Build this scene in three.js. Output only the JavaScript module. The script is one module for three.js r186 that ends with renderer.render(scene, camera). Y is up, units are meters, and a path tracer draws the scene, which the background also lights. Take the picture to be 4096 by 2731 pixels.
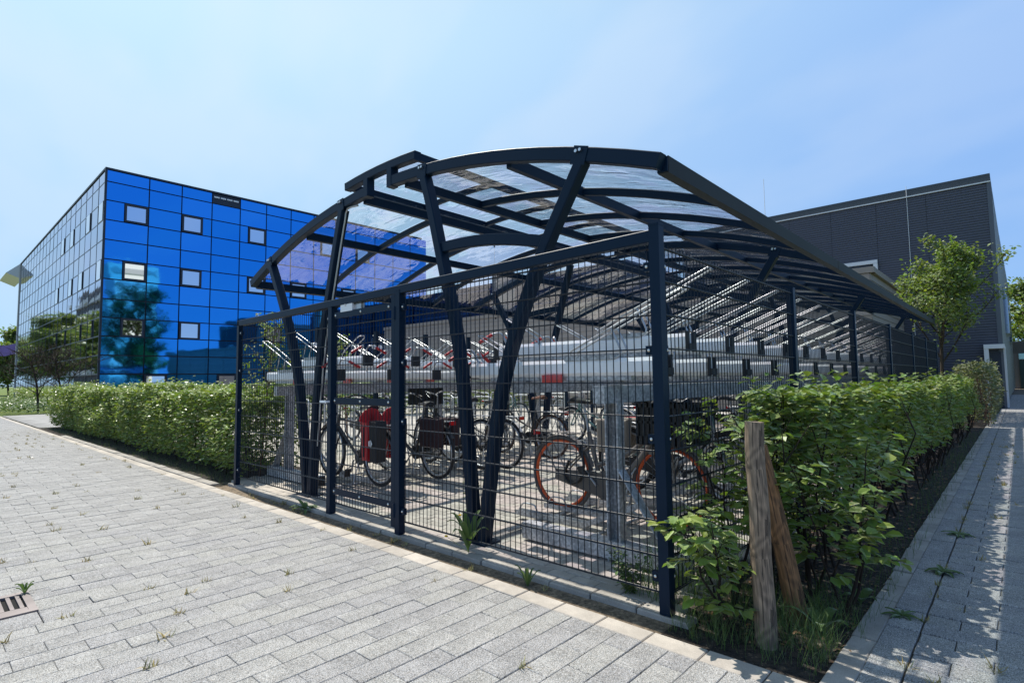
import * as THREE from 'three';
import { mergeGeometries } from 'three/addons/utils/BufferGeometryUtils.js';
import { FontLoader } from 'three/addons/loaders/FontLoader.js';
import { TextGeometry } from 'three/addons/geometries/TextGeometry.js';

// ------------------------------------------------------------ camera, sky, sun, exposure
const scene = new THREE.Scene();
const camera = new THREE.PerspectiveCamera(63.5, 1024 / 682, 0.05, 1500);
camera.position.set(1.5484, 1.338, 2.9636);
camera.rotation.set(0.0689, 0.74315, -0.01228, 'YXZ');

const SUN = new THREE.Vector3(-0.57, 1, -0.06).normalize();
let seed = 12345;
const rnd = () => { seed = (seed + 0x6d2b79f5) | 0; let t = Math.imul(seed ^ (seed >>> 15), 1 | seed); t = (t + Math.imul(t ^ (t >>> 7), 61 | t)) ^ t; return ((t ^ (t >>> 14)) >>> 0) / 4294967296; };
const R = (a, b) => a + (b - a) * rnd();
const clamp = (x, a, b) => Math.min(b, Math.max(a, x));
function hash(x, y) { let h = Math.imul(x | 0, 374761393) + Math.imul(y | 0, 668265263); h = Math.imul(h ^ (h >>> 13), 1274126177); return ((h ^ (h >>> 16)) >>> 0) / 4294967296; }
function vnoise(x, y, p) {          // tileable value noise, period p
  const ix = Math.floor(x), iy = Math.floor(y), fx = x - ix, fy = y - iy, s = fx * fx * (3 - 2 * fx), t = fy * fy * (3 - 2 * fy), m = (a) => ((a % p) + p) % p;
  const a = hash(m(ix), m(iy)), b = hash(m(ix + 1), m(iy)), c = hash(m(ix), m(iy + 1)), d = hash(m(ix + 1), m(iy + 1));
  return a + (b - a) * s + (c - a) * t + (a - b - c + d) * s * t;
}
function fbm(x, y, p, o = 4) { let s = 0, a = 0.5; for (let i = 0; i < o; i++) { s += a * vnoise(x, y, p); x *= 2; y *= 2; p *= 2; a *= 0.5; } return s / (1 - Math.pow(0.5, o)); }

{
  const SKY = 0.74, W = 1024, H = 512, d = new Float32Array(W * H * 4);
  for (let r = 0; r < H; r++) for (let c = 0; c < W; c++) {
    const el = ((r + 0.5) / H - 0.5) * Math.PI, az = ((c + 0.5) / W - 0.5) * 2 * Math.PI;
    const x = Math.cos(az) * Math.cos(el), z = Math.sin(az) * Math.cos(el), y = Math.sin(el), i = (r * W + c) * 4;
    const g = Math.acos(clamp(x * SUN.x + y * SUN.y + z * SUN.z, -1, 1)) * 57.3, e = Math.max(y, 0);
    const h = Math.exp(-e / 0.20), glow = 1.04 * Math.tanh(3.2 * Math.exp(-g / 28));
    let col = [0.100 + 0.21 * h + 0.62 * glow, 0.300 + 0.26 * h + 0.68 * glow, 0.86 + 0.10 * h + 0.25 * glow];
    // thin high veil of cirrus
    const k = 1 / (e + 0.18), px = x * k, pz = z * k;
    const s = fbm(px * 1.6 + pz * 0.7 + 40, pz * 3.4 - px * 1.2 + 40, 4096, 5);
    const v = clamp((s - 0.40) * 2.2, 0, 0.62) * clamp(e * 6, 0, 1) * (0.09 + 0.85 * Math.exp(-g / 34));
    col = [col[0] + (0.86 - col[0]) * v, col[1] + (0.94 - col[1]) * v, col[2] + (1.02 - col[2]) * v];
    { const t = clamp((e - 0.5) / 0.5, 0, 1), f = 1 - 0.42 * t * t * (3 - 2 * t); col = col.map((q) => q * f); }
    if (y < 0) { const f = clamp(-y * 8, 0, 1); col = [col[0] * (1 - f) + 0.16 * f, col[1] * (1 - f) + 0.18 * f, col[2] * (1 - f) + 0.18 * f]; }
    d[i] = col[0] * SKY; d[i + 1] = col[1] * SKY; d[i + 2] = col[2] * SKY; d[i + 3] = 1;
  }
  const t = new THREE.DataTexture(d, W, H, THREE.RGBAFormat, THREE.FloatType);
  t.mapping = THREE.EquirectangularReflectionMapping; t.magFilter = t.minFilter = THREE.LinearFilter; t.needsUpdate = true;
  scene.background = t; scene.environment = t;
}
const sun = new THREE.DirectionalLight(new THREE.Color().setRGB(1, 0.95, 0.86), 5);
sun.position.copy(SUN).multiplyScalar(60); sun.castShadow = true; sun.shadow.mapSize.set(4096, 4096);
Object.assign(sun.shadow.camera, { left: -50, right: 30, top: 40, bottom: -40, near: 1, far: 200 });
scene.add(sun, sun.target);
const renderer = new THREE.WebGLRenderer({ antialias: true });
renderer.toneMapping = THREE.LinearToneMapping; renderer.toneMappingExposure = 1.32; renderer.shadowMap.enabled = true;

// ------------------------------------------------------------ helpers
const V = (x, y, z) => new THREE.Vector3(x, y, z);
const ORD = ['first', 'second', 'third', 'fourth', 'fifth', 'sixth', 'seventh', 'eighth', 'ninth', 'tenth', 'eleventh', 'twelfth', 'thirteenth', 'fourteenth', 'fifteenth', 'sixteenth', 'seventeenth'];
const names = {};
const numbered = (n) => { const k = names[n] = (names[n] ?? -1) + 1; return k ? n + '_' + String(k).padStart(3, '0') : n; };
function put(o, parent) { if (o.isMesh) o.castShadow = o.receiveShadow = true; parent.add(o); return o; }
function part(name, geo, mat, parent) { const m = new THREE.Mesh(Array.isArray(geo) ? merge(geo) : geo, mat); m.name = name; return put(m, parent); }
function grp(name, parent) { const g = new THREE.Group(); g.name = name; parent.add(g); return g; }
function thing(name, label, category, pos = [0, 0, 0], turn = 0, group) {
  const g = new THREE.Group(); g.name = numbered(name); g.position.set(...pos); g.rotation.y = turn; g.userData = { label, category }; if (group) g.userData.group = group; scene.add(g); return g;
}
function single(name, label, category, geo, mat, pos = [0, 0, 0], turn = 0, group) {
  const m = part(numbered(name), geo, mat, scene); m.position.set(...pos); m.rotation.y = turn; m.userData = { label, category }; if (group) m.userData.group = group; return m;
}
function struct(name, geo, mat) { const m = part(numbered(name), geo, mat, scene); m.userData.kind = 'structure'; return m; }
function merge(list) {
  const l = list.map((g) => { const q = g.index ? g.toNonIndexed() : g.clone(); for (const k of Object.keys(q.attributes)) if (!['position', 'normal', 'uv', 'color'].includes(k)) q.deleteAttribute(k); if (!q.attributes.uv) q.setAttribute('uv', new THREE.BufferAttribute(new Float32Array(q.attributes.position.count * 2), 2)); return q; });
  return mergeGeometries(l);
}
function tris(pos, uv) {
  const g = new THREE.BufferGeometry(); g.setAttribute('position', new THREE.BufferAttribute(new Float32Array(pos), 3));
  g.setAttribute('uv', new THREE.BufferAttribute(new Float32Array(uv ?? new Array(pos.length / 3 * 2).fill(0)), 2)); g.computeVertexNormals(); return g;
}
// box with uv in metres
function box(w, h, d, x = 0, y = 0, z = 0) {
  const g = new THREE.BoxGeometry(w, h, d), u = g.attributes.uv, n = g.attributes.normal;
  for (let i = 0; i < u.count; i++) { const ax = Math.abs(n.getX(i)), ay = Math.abs(n.getY(i)); u.setXY(i, u.getX(i) * (ax > 0.5 ? d : w), u.getY(i) * (ay > 0.5 ? d : h)); }
  return g.translate(x, y, z);
}
// chamfered slab lying on y (top at y1)
function slab(w, d, h, c, ox = 0, oz = 0) {
  const x = w / 2, z = d / 2, P = [], U = [];
  const q = (a, b, e, f) => { for (const p of [a, b, e, a, e, f]) { P.push(...p); U.push(p[0] + ox, p[2] + oz + p[1]); } };
  const t = [[-x + c, 0, -z + c], [-x + c, 0, z - c], [x - c, 0, z - c], [x - c, 0, -z + c]], m = [[-x, -c, -z], [-x, -c, z], [x, -c, z], [x, -c, -z]], b = m.map((p) => [p[0], -h, p[2]]);
  q(...t); for (let i = 0; i < 4; i++) { const j = (i + 1) % 4; q(t[j], t[i], m[i], m[j]); q(m[j], m[i], b[i], b[j]); }
  return tris(P, U);
}
// sweep of a closed profile [[u,v]...] along points; u goes along side, v along up
function sweep(pts, prof, upHint, caps = true, scaleFn) {
  const n = pts.length, rings = [], len = [0], per = [0];
  for (let i = 1; i < n; i++) len[i] = len[i - 1] + pts[i].distanceTo(pts[i - 1]);
  for (let i = 0; i < prof.length; i++) { const a = prof[i], b = prof[(i + 1) % prof.length]; per.push(per[i] + Math.hypot(a[0] - b[0], a[1] - b[1])); }
  for (let i = 0; i < n; i++) {
    const t = pts[Math.min(i + 1, n - 1)].clone().sub(pts[Math.max(i - 1, 0)]).normalize(), side = new THREE.Vector3().crossVectors(t, upHint).normalize(), up = new THREE.Vector3().crossVectors(side, t), k = scaleFn ? scaleFn(i / (n - 1)) : 1;
    rings.push(prof.map(([u, v]) => pts[i].clone().addScaledVector(side, u * k).addScaledVector(up, v * k)));
  }
  const P = [], U = [];
  const tri = (a, b, c, ua, ub, uc) => { P.push(...a.toArray(), ...b.toArray(), ...c.toArray()); U.push(...ua, ...ub, ...uc); };
  for (let i = 0; i < n - 1; i++) for (let j = 0; j < prof.length; j++) {
    const k = (j + 1) % prof.length, a = rings[i][j], b = rings[i][k], c = rings[i + 1][k], d = rings[i + 1][j], ua = [per[j], len[i]], ub = [per[j + 1], len[i]], uc = [per[j + 1], len[i + 1]], ud = [per[j], len[i + 1]];
    tri(a, c, b, ua, uc, ub); tri(a, d, c, ua, ud, uc);
  }
  if (caps) for (const [r, f] of [[rings[0], 1], [rings[n - 1], -1]]) for (let j = 1; j < prof.length - 1; j++) { const [p, q] = f > 0 ? [j, j + 1] : [j + 1, j]; tri(r[0], r[p], r[q], prof[0], prof[p], prof[q]); }
  return tris(P, U);
}
const rect = (w, h, c = 0.006) => { const x = w / 2, y = h / 2; return c ? [[-x + c, -y], [x - c, -y], [x, -y + c], [x, y - c], [x - c, y], [-x + c, y], [-x, y - c], [-x, -y + c]] : [[-x, -y], [x, -y], [x, y], [-x, y]]; };
const ngon = (r, n) => Array.from({ length: n }, (_, i) => [r * Math.cos(i / n * 2 * Math.PI), r * Math.sin(i / n * 2 * Math.PI)]);
const bar = (a, b, w, h, up = V(0, 1, 0), c = 0.005) => sweep([a, b], rect(w, h, c), up);
function tube(pts, r, n = 6) {     // smooth round tube through points (corners kept)
  let up = V(0, 1, 0); const d = pts[pts.length - 1].clone().sub(pts[0]).normalize(); if (Math.abs(d.y) > 0.95) up = V(1, 0, 0.3).normalize();
  const g = new THREE.TubeGeometry(new THREE.CatmullRomCurve3(pts, false, 'catmullrom', 0.35), Math.max(2, pts.length * 3), r, n); return g;
}
function rod(a, b, r, n = 6, r2 = r) { const d = b.clone().sub(a), L = d.length(), g = new THREE.CylinderGeometry(r2, r, L, n); g.translate(0, L / 2, 0).applyQuaternion(new THREE.Quaternion().setFromUnitVectors(V(0, 1, 0), d.normalize())).translate(a.x, a.y, a.z); return g; }
const at = (g, x, y, z, ry = 0, rx = 0, rz = 0) => g.rotateX(rx).rotateZ(rz).rotateY(ry).translate(x, y, z);
function moved(geo, x, y, z) { return geo.clone().translate(x, y, z); }

// ------------------------------------------------------------ textures
function tex(n, fn, srgb = true, m = 1) {   // fn(x,y) -> grey or [r,g,b] linear-ish 0..1
  const d = new Uint8Array(n * n * 4);
  for (let y = 0; y < n; y++) for (let x = 0; x < n; x++) { let v = fn(x, y); if (typeof v === 'number') v = [v, v, v]; const i = (y * n + x) * 4; for (let c = 0; c < 3; c++) d[i + c] = clamp(v[c], 0, 1) * 255; d[i + 3] = 255; }
  const t = new THREE.DataTexture(d, n, n); t.wrapS = t.wrapT = THREE.RepeatWrapping; t.magFilter = THREE.LinearFilter; t.minFilter = THREE.LinearMipmapLinearFilter; t.generateMipmaps = true;
  if (srgb) t.colorSpace = THREE.SRGBColorSpace; t.repeat.set(1 / m, 1 / m); t.needsUpdate = true; return t;
}
const same = (t, m) => { const c = t.clone(); c.repeat.set(1 / m, 1 / m); c.needsUpdate = true; return c; };
const speck = tex(512, (x, y) => { const h = hash(x >> 1, y >> 1), h2 = hash(x + 900, y); let v = 0.72 + (fbm(x / 64, y / 64, 8) - 0.5) * 0.16 + (h - 0.5) * 0.40 + (h2 - 0.5) * 0.14; if (h > 0.955) v += 0.22; if (h < 0.07) v -= 0.22; const w = hash(x >> 1, (y >> 1) + 777) - 0.5; return [v + w * 0.04, v, v - w * 0.05]; }, true, 0.75);
const speckH = tex(512, (x, y) => 0.5 + (hash(x >> 1, y >> 1) - 0.5) * 0.7 + (hash(x, y + 50) - 0.5) * 0.3, false, 0.75);
const conc = tex(512, (x, y) => { const v = 0.80 + (fbm(x / 50, y / 50, 10.24 | 0 || 10, 5) - 0.5) * 0.22 + (hash(x, y) - 0.5) * 0.12; return [v, v * 0.985, v * 0.96]; }, true, 1.1);
const stain = tex(512, (x, y) => { const f = fbm(x / 128, y / 128, 4, 6), k = fbm(x / 32 + 9, y / 32, 16, 4); const v = 0.86 + (f - 0.5) * 0.34 + (k - 0.5) * 0.2; return [v, v, v]; }, true, 3.1);
const sandT = tex(512, (x, y) => { const v = 0.62 + (fbm(x / 16, y / 16, 32, 5) - 0.5) * 0.55 + (hash(x, y) - 0.5) * 0.35; return [v, v * 0.93, v * 0.83]; }, true, 0.6);
const soilT = tex(512, (x, y) => { const f = fbm(x / 20, y / 20, 512 / 20 | 0, 5), v = 0.22 + (f - 0.5) * 0.5 + (hash(x, y) - 0.5) * 0.25 + (hash(x >> 2, y >> 2) > 0.985 ? 0.3 : 0); return [v * 1.08, v * 0.95, v * 0.8]; }, true, 0.8);
const lumpH = tex(512, (x, y) => fbm(x / 16, y / 16, 32, 5), false, 0.7);
const grassT = tex(512, (x, y) => { const f = fbm(x / 8, y / 8, 64, 4), k = fbm(x / 64, y / 64, 8, 4); return [0.30 + f * 0.22 + k * 0.22, 0.40 + f * 0.26 + k * 0.10, 0.16 + f * 0.12]; }, true, 4);
const galvT = tex(512, (x, y) => { // zinc spangle: nearest-cell pattern
  let best = 9, id = 0; const s = 26, cx = Math.floor(x / s), cy = Math.floor(y / s), p = Math.floor(512 / s);
  for (let j = -1; j <= 1; j++) for (let i = -1; i <= 1; i++) { const gx = cx + i, gy = cy + j, mx = ((gx % p) + p) % p, my = ((gy % p) + p) % p, dx = gx + hash(mx, my) - x / s, dy = gy + hash(mx + 99, my) - y / s, d = dx * dx + dy * dy; if (d < best) { best = d; id = hash(mx + 7, my + 3); } }
  return 0.70 + (id - 0.5) * 0.20 + (fbm(x / 64, y / 64, 8) - 0.5) * 0.14; }, true, 0.35);
const woodT = tex(512, (x, y) => { const w = fbm(x / 128 + 3, y / 512 * 3, 4, 3) * 10 + x / 26, g = 0.5 + 0.5 * Math.sin(w * 2.2), f = fbm(x / 6, y / 90, 85, 3); let v = 0.60 + (g - 0.5) * 0.13 + (f - 0.5) * 0.36; if (fbm(x / 10, y / 170, 51, 2) > 0.69) v *= 0.62; return [v * 1.02, v * 0.93, v * 0.82]; }, true, 0.45);
const wobble = tex(512, (x, y) => fbm(x / 128, y / 128, 4, 3), false, 5);
const sheetH = tex(512, (x, y) => fbm(x / 170 + 2 * fbm(x / 90, y / 90, 6, 2), y / 34 + 2 * fbm(x / 80, y / 80, 6, 2), 4096, 3), false, 1.7);
// roof sheet iridescence painted into the colour: pale violet, teal and clear bands
const sheenTintT = tex(512, (x, y) => { const w = fbm(x / 128 + 1.5 * fbm(x / 64, y / 64, 8, 2), y / 128 + 1.5 * fbm(x / 64 + 3, y / 64 + 5, 8, 2), 4, 3), a = clamp((w - 0.44) * 7, 0, 1), b = clamp((0.52 - w) * 7, 0, 1), c = [0.965, 0.97, 0.972], v = [0.966, 0.95, 0.984], t = [0.935, 0.968, 0.972]; const k = a * (1 - b), j = b * (1 - a); return [0, 1, 2].map((i) => c[i] * (1 - k - j) + v[i] * k + t[i] * j); }, true, 2.6);
const fineH = tex(256, (x, y) => fbm(x / 8, y / 8, 32, 4), false, 0.4);
const barkT = tex(256, (x, y) => { const v = 0.42 + (fbm(x / 8, y / 40, 32, 4) - 0.5) * 0.5; return [v, v * 0.9, v * 0.78]; }, true, 0.5);

const std = (o) => new THREE.MeshStandardMaterial(o), phy = (o) => new THREE.MeshPhysicalMaterial(o);
const rgb = (r, g, b) => new THREE.Color().setRGB(r, g, b);
const M = {
  steel: phy({ color: rgb(0.0035, 0.0150, 0.0340), roughness: 0.42, specularIntensity: 0.28, bumpMap: fineH, bumpScale: 0.0002 }),
  wire: phy({ color: rgb(0.007, 0.013, 0.022), roughness: 0.4, specularIntensity: 0.6 }),
  bolt: std({ color: rgb(0.62, 0.62, 0.6), metalness: 1, roughness: 0.28 }),
  galv: std({ color: rgb(0.92, 0.94, 0.95), map: galvT, metalness: 0.25, roughness: 0.45, bumpMap: fineH, bumpScale: 0.0003 }),
  alu: std({ color: rgb(0.88, 0.88, 0.88), metalness: 0.05, roughness: 0.33 }),
  tin: std({ color: rgb(0.46, 0.47, 0.48), metalness: 0.7, roughness: 0.38 }),
  black: std({ color: rgb(0.012, 0.012, 0.013), roughness: 0.5 }),
  rubber: std({ color: rgb(0.016, 0.016, 0.017), roughness: 0.75 }),
  red: std({ color: rgb(0.50, 0.018, 0.018), roughness: 0.35 }),
  reflector: phy({ color: rgb(0.52, 0.01, 0.012), roughness: 0.25, clearcoat: 1 }),
  white: std({ color: rgb(0.74, 0.75, 0.75), roughness: 0.45 }),
  sheet: phy({ color: rgb(1, 1, 1), map: sheenTintT, transmission: 1, roughness: 0.02, ior: 2.15, bumpMap: sheetH, bumpScale: 0.02, side: THREE.DoubleSide }),
  screen: phy({ color: rgb(0.95, 0.97, 0.965), transmission: 1, roughness: 0.02, ior: 1.5, side: THREE.DoubleSide }),
  wood: std({ color: rgb(0.62, 0.56, 0.50), map: woodT, roughness: 0.85, bumpMap: woodT, bumpScale: 0.004 }),
  woodBrown: std({ color: rgb(0.60, 0.37, 0.20), map: woodT, roughness: 0.8, bumpMap: woodT, bumpScale: 0.004 }),
  sand: std({ color: rgb(0.46, 0.41, 0.35), map: sandT, roughness: 1, bumpMap: lumpH, bumpScale: 0.012 }),
  soil: std({ color: rgb(0.50, 0.47, 0.44), map: soilT, roughness: 1, bumpMap: lumpH, bumpScale: 0.03 }),
  joint: std({ color: rgb(0.30, 0.275, 0.24), map: sandT, roughness: 1 }),
  grass: std({ color: rgb(0.42, 0.46, 0.40), map: grassT, roughness: 1 }),
};
const pavers = [0.525, 0.50, 0.555, 0.51, 0.54].map((v, i) => std({ color: rgb(v, v * 0.98, v * [0.95, 0.965, 0.94, 0.97, 0.93][i]), map: speck, roughness: 0.86, bumpMap: speckH, bumpScale: 0.0016 }));
const paverV = std({ color: rgb(0.525, 0.514, 0.499), map: speck, roughness: 0.86, bumpMap: speckH, bumpScale: 0.0016, vertexColors: true });
const slabs = [0.66, 0.70, 0.62, 0.68].map((v) => std({ color: rgb(v, v * 0.935, v * 0.86), map: conc, roughness: 0.9, bumpMap: lumpH, bumpScale: 0.002 }));
const slabV = std({ color: rgb(0.66, 0.615, 0.56), map: conc, roughness: 0.9, vertexColors: true });
const greyslabs = [0.53, 0.57, 0.49].map((v) => std({ color: rgb(v, v * 0.96, v * 0.9), map: conc, roughness: 0.9, bumpMap: lumpH, bumpScale: 0.002 }));
const leafMat = (r, g, b, t = 0.42) => phy({ color: rgb(r, g, b), transmission: t, roughness: 0.93, clearcoat: 0.35, clearcoatRoughness: 0.26, side: THREE.DoubleSide });
const LEAF = { beech: leafMat(0.18, 0.262, 0.016), tree: leafMat(0.155, 0.225, 0.018, 0.5), dark: leafMat(0.055, 0.10, 0.022, 0.3), weed: leafMat(0.09, 0.16, 0.02), redleaf: leafMat(0.13, 0.155, 0.035), dry: leafMat(0.34, 0.28, 0.10, 0.25) };
const BARK = { dark: std({ color: rgb(0.13, 0.10, 0.08), map: barkT, roughness: 1 }), grey: std({ color: rgb(0.30, 0.27, 0.23), map: barkT, roughness: 1 }), red: std({ color: rgb(0.14, 0.07, 0.04), roughness: 0.9 }) };

// ------------------------------------------------------------ ground
{
  const sheet = (x0, x1, z0, z1, y) => { const g = new THREE.PlaneGeometry(x1 - x0, z1 - z0).rotateX(-Math.PI / 2), u = g.attributes.uv; for (let i = 0; i < u.count; i++) u.setXY(i, u.getX(i) * (x1 - x0), u.getY(i) * (z1 - z0)); return g.translate((x0 + x1) / 2, y, (z0 + z1) / 2); };
  struct('ground', sheet(-700, 500, -700, 500, -0.10), M.grass);
  const farPaver = std({ color: rgb(0.33, 0.323, 0.312), map: stain, roughness: 0.9 });
  struct('road', sheet(-160, 40, 0.33, 9, -0.075), std({ color: rgb(0.33, 0.323, 0.312), map: stain, roughness: 0.9 }));
  struct('parking_lot', sheet(-33.4, -21.9, -30, 0.06, -0.06), farPaver);
  struct('plaza', sheet(-21.9, -6.62, -19.0, -1.35, -0.03), std({ color: rgb(0.50, 0.46, 0.41), map: stain, roughness: 0.95 }));
  struct('soil_bed', [sheet(0.05, 0.83, -26, 0.185, -0.035), sheet(-21.9, -6.42, -1.35, 0.185, -0.035)], M.soil);
  struct('sand_strip', sheet(-6.4, 0.05, 0.02, 0.2, -0.036), M.sand);
  struct('paving_bed', [sheet(-40, 4, 0.19, 4, -0.052), sheet(0.83, 3.4, -70, 0.19, -0.045), sheet(-6.62, 0.05, -16.2, 0.02, -0.03)], M.joint);

  // granite-look pavers of the square, long side along z
  const sq = new THREE.Group(); sq.name = 'paved_square'; sq.userData.kind = 'structure'; scene.add(sq);
  const geos = Array.from({ length: 8 }, () => slab(0.1465, 0.2980, 0.05, 0.003, R(0, 3), R(0, 3))), halves = Array.from({ length: 4 }, () => slab(0.1465, 0.1465, 0.05, 0.0035, R(0, 3), R(0, 3)));
  const list = [];
  for (let i = -236; i < 24; i++) {
    const x = 0.095 + i * 0.15, odd = ((i % 2) + 2) % 2;
    if (odd) list.push([x, 0.40, true]);
    for (let j = 0; j < 11; j++) list.push([x, (odd ? 0.625 : 0.475) + j * 0.30, false]);
  }
  const cam = camera.position, seen = [], fx = -Math.sin(0.743), fz = -Math.cos(0.743);
  const gx0 = -3.58, gx1 = -2.68, gz0 = 2.125, gz1 = 3.025;      // the patch round the drain
  const rest = [], cutStones = [];
  for (const p of list) {
    if (p[0] > gx0 && p[0] < gx1 && p[1] > gz0 && p[1] < gz1 && !p[2]) { const za = Math.max(p[1] - 0.15, 0); if (za < gz0 - 0.01) cutStones.push([p[0], gz0 - 0.075]); if (p[1] + 0.15 > gz1 + 0.01) cutStones.push([p[0], gz1 + 0.075]); continue; }
    if (p[0] > gx0 && p[0] < gx1 && !p[2] && p[1] < gz0 && p[1] + 0.15 > gz0 + 0.01) { cutStones.push([p[0], gz0 - 0.075]); continue; }
    if (p[0] > gx0 && p[0] < gx1 && !p[2] && p[1] > gz1 && p[1] - 0.15 < gz1 - 0.01) { cutStones.push([p[0], gz1 + 0.075]); continue; }
    const dx = p[0] - cam.x, dz = p[1] - cam.z, dep = dx * fx + dz * fz, lat = dx * -fz + dz * fx; p.key = Math.hypot(dx, dz);
    (dep > 1.7 && Math.abs(lat) < dep * 0.98 + 0.2 ? seen : rest).push(p);
  }
  seen.sort((a, b) => a.key - b.key);
  const col = (g, v) => { const n = g.attributes.position.count; g.setAttribute('color', new THREE.BufferAttribute(new Float32Array(n * 3).fill(v), 3)); return g; };
  seen.slice(0, 298).forEach(([x, z, half]) => { const m = part('paver', half ? halves[rnd() * 4 | 0] : geos[rnd() * 8 | 0], pavers[rnd() * 5 | 0], sq); m.position.set(x, -0.03 + R(-0.0018, 0.0018), z); m.rotation.set(R(-0.006, 0.006), R(-0.003, 0.003), R(-0.008, 0.008)); });
  const bulk = merge([...seen.slice(298), ...rest].map(([x, z, half]) => col((half ? halves[rnd() * 4 | 0] : geos[rnd() * 8 | 0]).clone().rotateX(R(-0.006, 0.006)).rotateZ(R(-0.006, 0.006)).translate(x, -0.03 + R(-0.002, 0.002), z), R(0.9, 1.07))));
  part('pavers', bulk, paverV, sq).userData.kind = 'stuff';
  for (const [x, z] of cutStones) part('half_paver', halves[rnd() * 4 | 0], pavers[rnd() * 5 | 0], sq).position.set(x, -0.03, z);
  // larger slabs laid round the drain, filling the cleared patch
  const px = [gx0 + 0.0, -3.405, -2.935, gx1], pz = [gz0, 2.385, 2.775, gz1 + 0.0];
  for (let i = 0; i < 3; i++) for (let j = 0; j < 3; j++) { if (i === 1 && j === 1) continue; const w = px[i + 1] - px[i], d = pz[j + 1] - pz[j], n = i === 1 && j !== 1 ? 2 : 1; for (let k = 0; k < n; k++) { const m = part('slab', slab(w / n - 0.005, d - 0.005, 0.05, 0.004, R(0, 3), R(0, 3)), pavers[rnd() * 5 | 0], sq); m.position.set(px[i] + w / n * (k + 0.5), -0.032, (pz[j] + pz[j + 1]) / 2); } }

  // flat concrete band and the raised edge behind it
  const band = new THREE.Group(); band.name = 'kerb_band'; band.userData.kind = 'structure'; scene.add(band);
  const bg = Array.from({ length: 5 }, () => slab(0.294, 0.135, 0.06, 0.005, R(0, 4), R(0, 4)));
  for (let i = 0; i < 128; i++) { const m = part('kerbstone', bg[i % 5], slabs[rnd() * 4 | 0], band); m.position.set(2.27 - i * 0.30, -0.028 + R(-0.002, 0.002), 0.258 + (i > 80 ? 0 : R(-0.003, 0.003))); m.rotation.set(R(-0.01, 0.01), R(-0.006, 0.006), R(-0.004, 0.004)); }
  const eg = Array.from({ length: 4 }, () => slab(0.315, 0.115, 0.09, 0.006, R(0, 4), R(0, 4)));
  for (let i = 0; i < 20; i++) { const m = part('edge_stone', eg[i % 4], greyslabs[rnd() * 3 | 0], band); m.position.set(-0.02 - i * 0.325, 0.0 + R(-0.006, 0.003), -0.022 + R(-0.006, 0.006)); m.rotation.set(R(-0.02, 0.02), R(-0.012, 0.012), R(-0.008, 0.008)); }
  for (let i = 0; i < 34; i++) { const m = part('edge_stone', eg[i % 4], greyslabs[rnd() * 3 | 0], band); m.position.set(-6.72 - i * 0.325, -0.02 + R(-0.006, 0.003), 0.12); }
  for (let i = 0; i < 70; i++) {  const m = part('edge_stone', eg[i % 4], greyslabs[rnd() * 3 | 0], band); m.position.set(0.872, -0.022 + R(-0.008, 0.004), 0.02 - i * 0.325); m.rotation.set(0, Math.PI / 2 + R(-0.02, 0.02), R(-0.02, 0.02)); }

  // shelter floor
  const fl = new THREE.Group(); fl.name = 'shelter_floor'; fl.userData.kind = 'structure'; scene.add(fl);
  const fg = Array.from({ length: 6 }, () => slab(0.195, 0.095, 0.05, 0.004, R(0, 4), R(0, 4)));
  const fgeo = [], near = [];
  for (let j = 0; j < 160; j++) for (let i = 0; i < 33; i++) { const x = -0.06 - i * 0.2 - (j % 2) * 0.1, z = -0.135 - j * 0.1; if (x < -6.6) continue; near.push([x, z, Math.hypot(x - 1.55, z - 2.96)]); }
  near.sort((a, b) => a[2] - b[2]);
  near.forEach(([x, z], i) => {
    if (i < 240) { const m = part('paver', fg[i % 6], slabs[rnd() * 4 | 0], fl); m.position.set(x, -0.002 + R(-0.003, 0.002), z); m.rotation.set(R(-0.012, 0.012), R(-0.008, 0.008), R(-0.012, 0.012)); }
    else fgeo.push(col(fg[i % 6].clone().rotateX(R(-0.01, 0.01)).rotateZ(R(-0.01, 0.01)).translate(x, -0.002 + R(-0.003, 0.002), z), R(0.87, 1.1)));
  });
  part('pavers', merge(fgeo), slabV, fl).userData.kind = 'stuff';

  // side path
  const pa = new THREE.Group(); pa.name = 'path'; pa.userData.kind = 'structure'; scene.add(pa);
  const pg = Array.from({ length: 6 }, () => slab(0.2965, 0.1465, 0.05, 0.0035, R(0, 3), R(0, 3))), sg = Array.from({ length: 4 }, () => slab(0.1465, 0.2980, 0.05, 0.003, R(0, 3), R(0, 3)));
  const bulk2 = [], hg = Array.from({ length: 3 }, () => slab(0.144, 0.144, 0.05, 0.004, R(0, 3), R(0, 3))); let np = 0;
  for (let j = 0; j < 150; j++) { const z = 0.035 - j * 0.3, g = sg[j % 4]; if (j < 60) { const m = part('paver', g, pavers[rnd() * 5 | 0], pa); m.position.set(1.005, -0.024 + R(-0.003, 0.003), z); m.rotation.set(R(-0.01, 0.01), 0, R(-0.012, 0.012)); } else bulk2.push(col(g.clone().translate(1.005, -0.024, z), R(0.9, 1.06))); }
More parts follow.
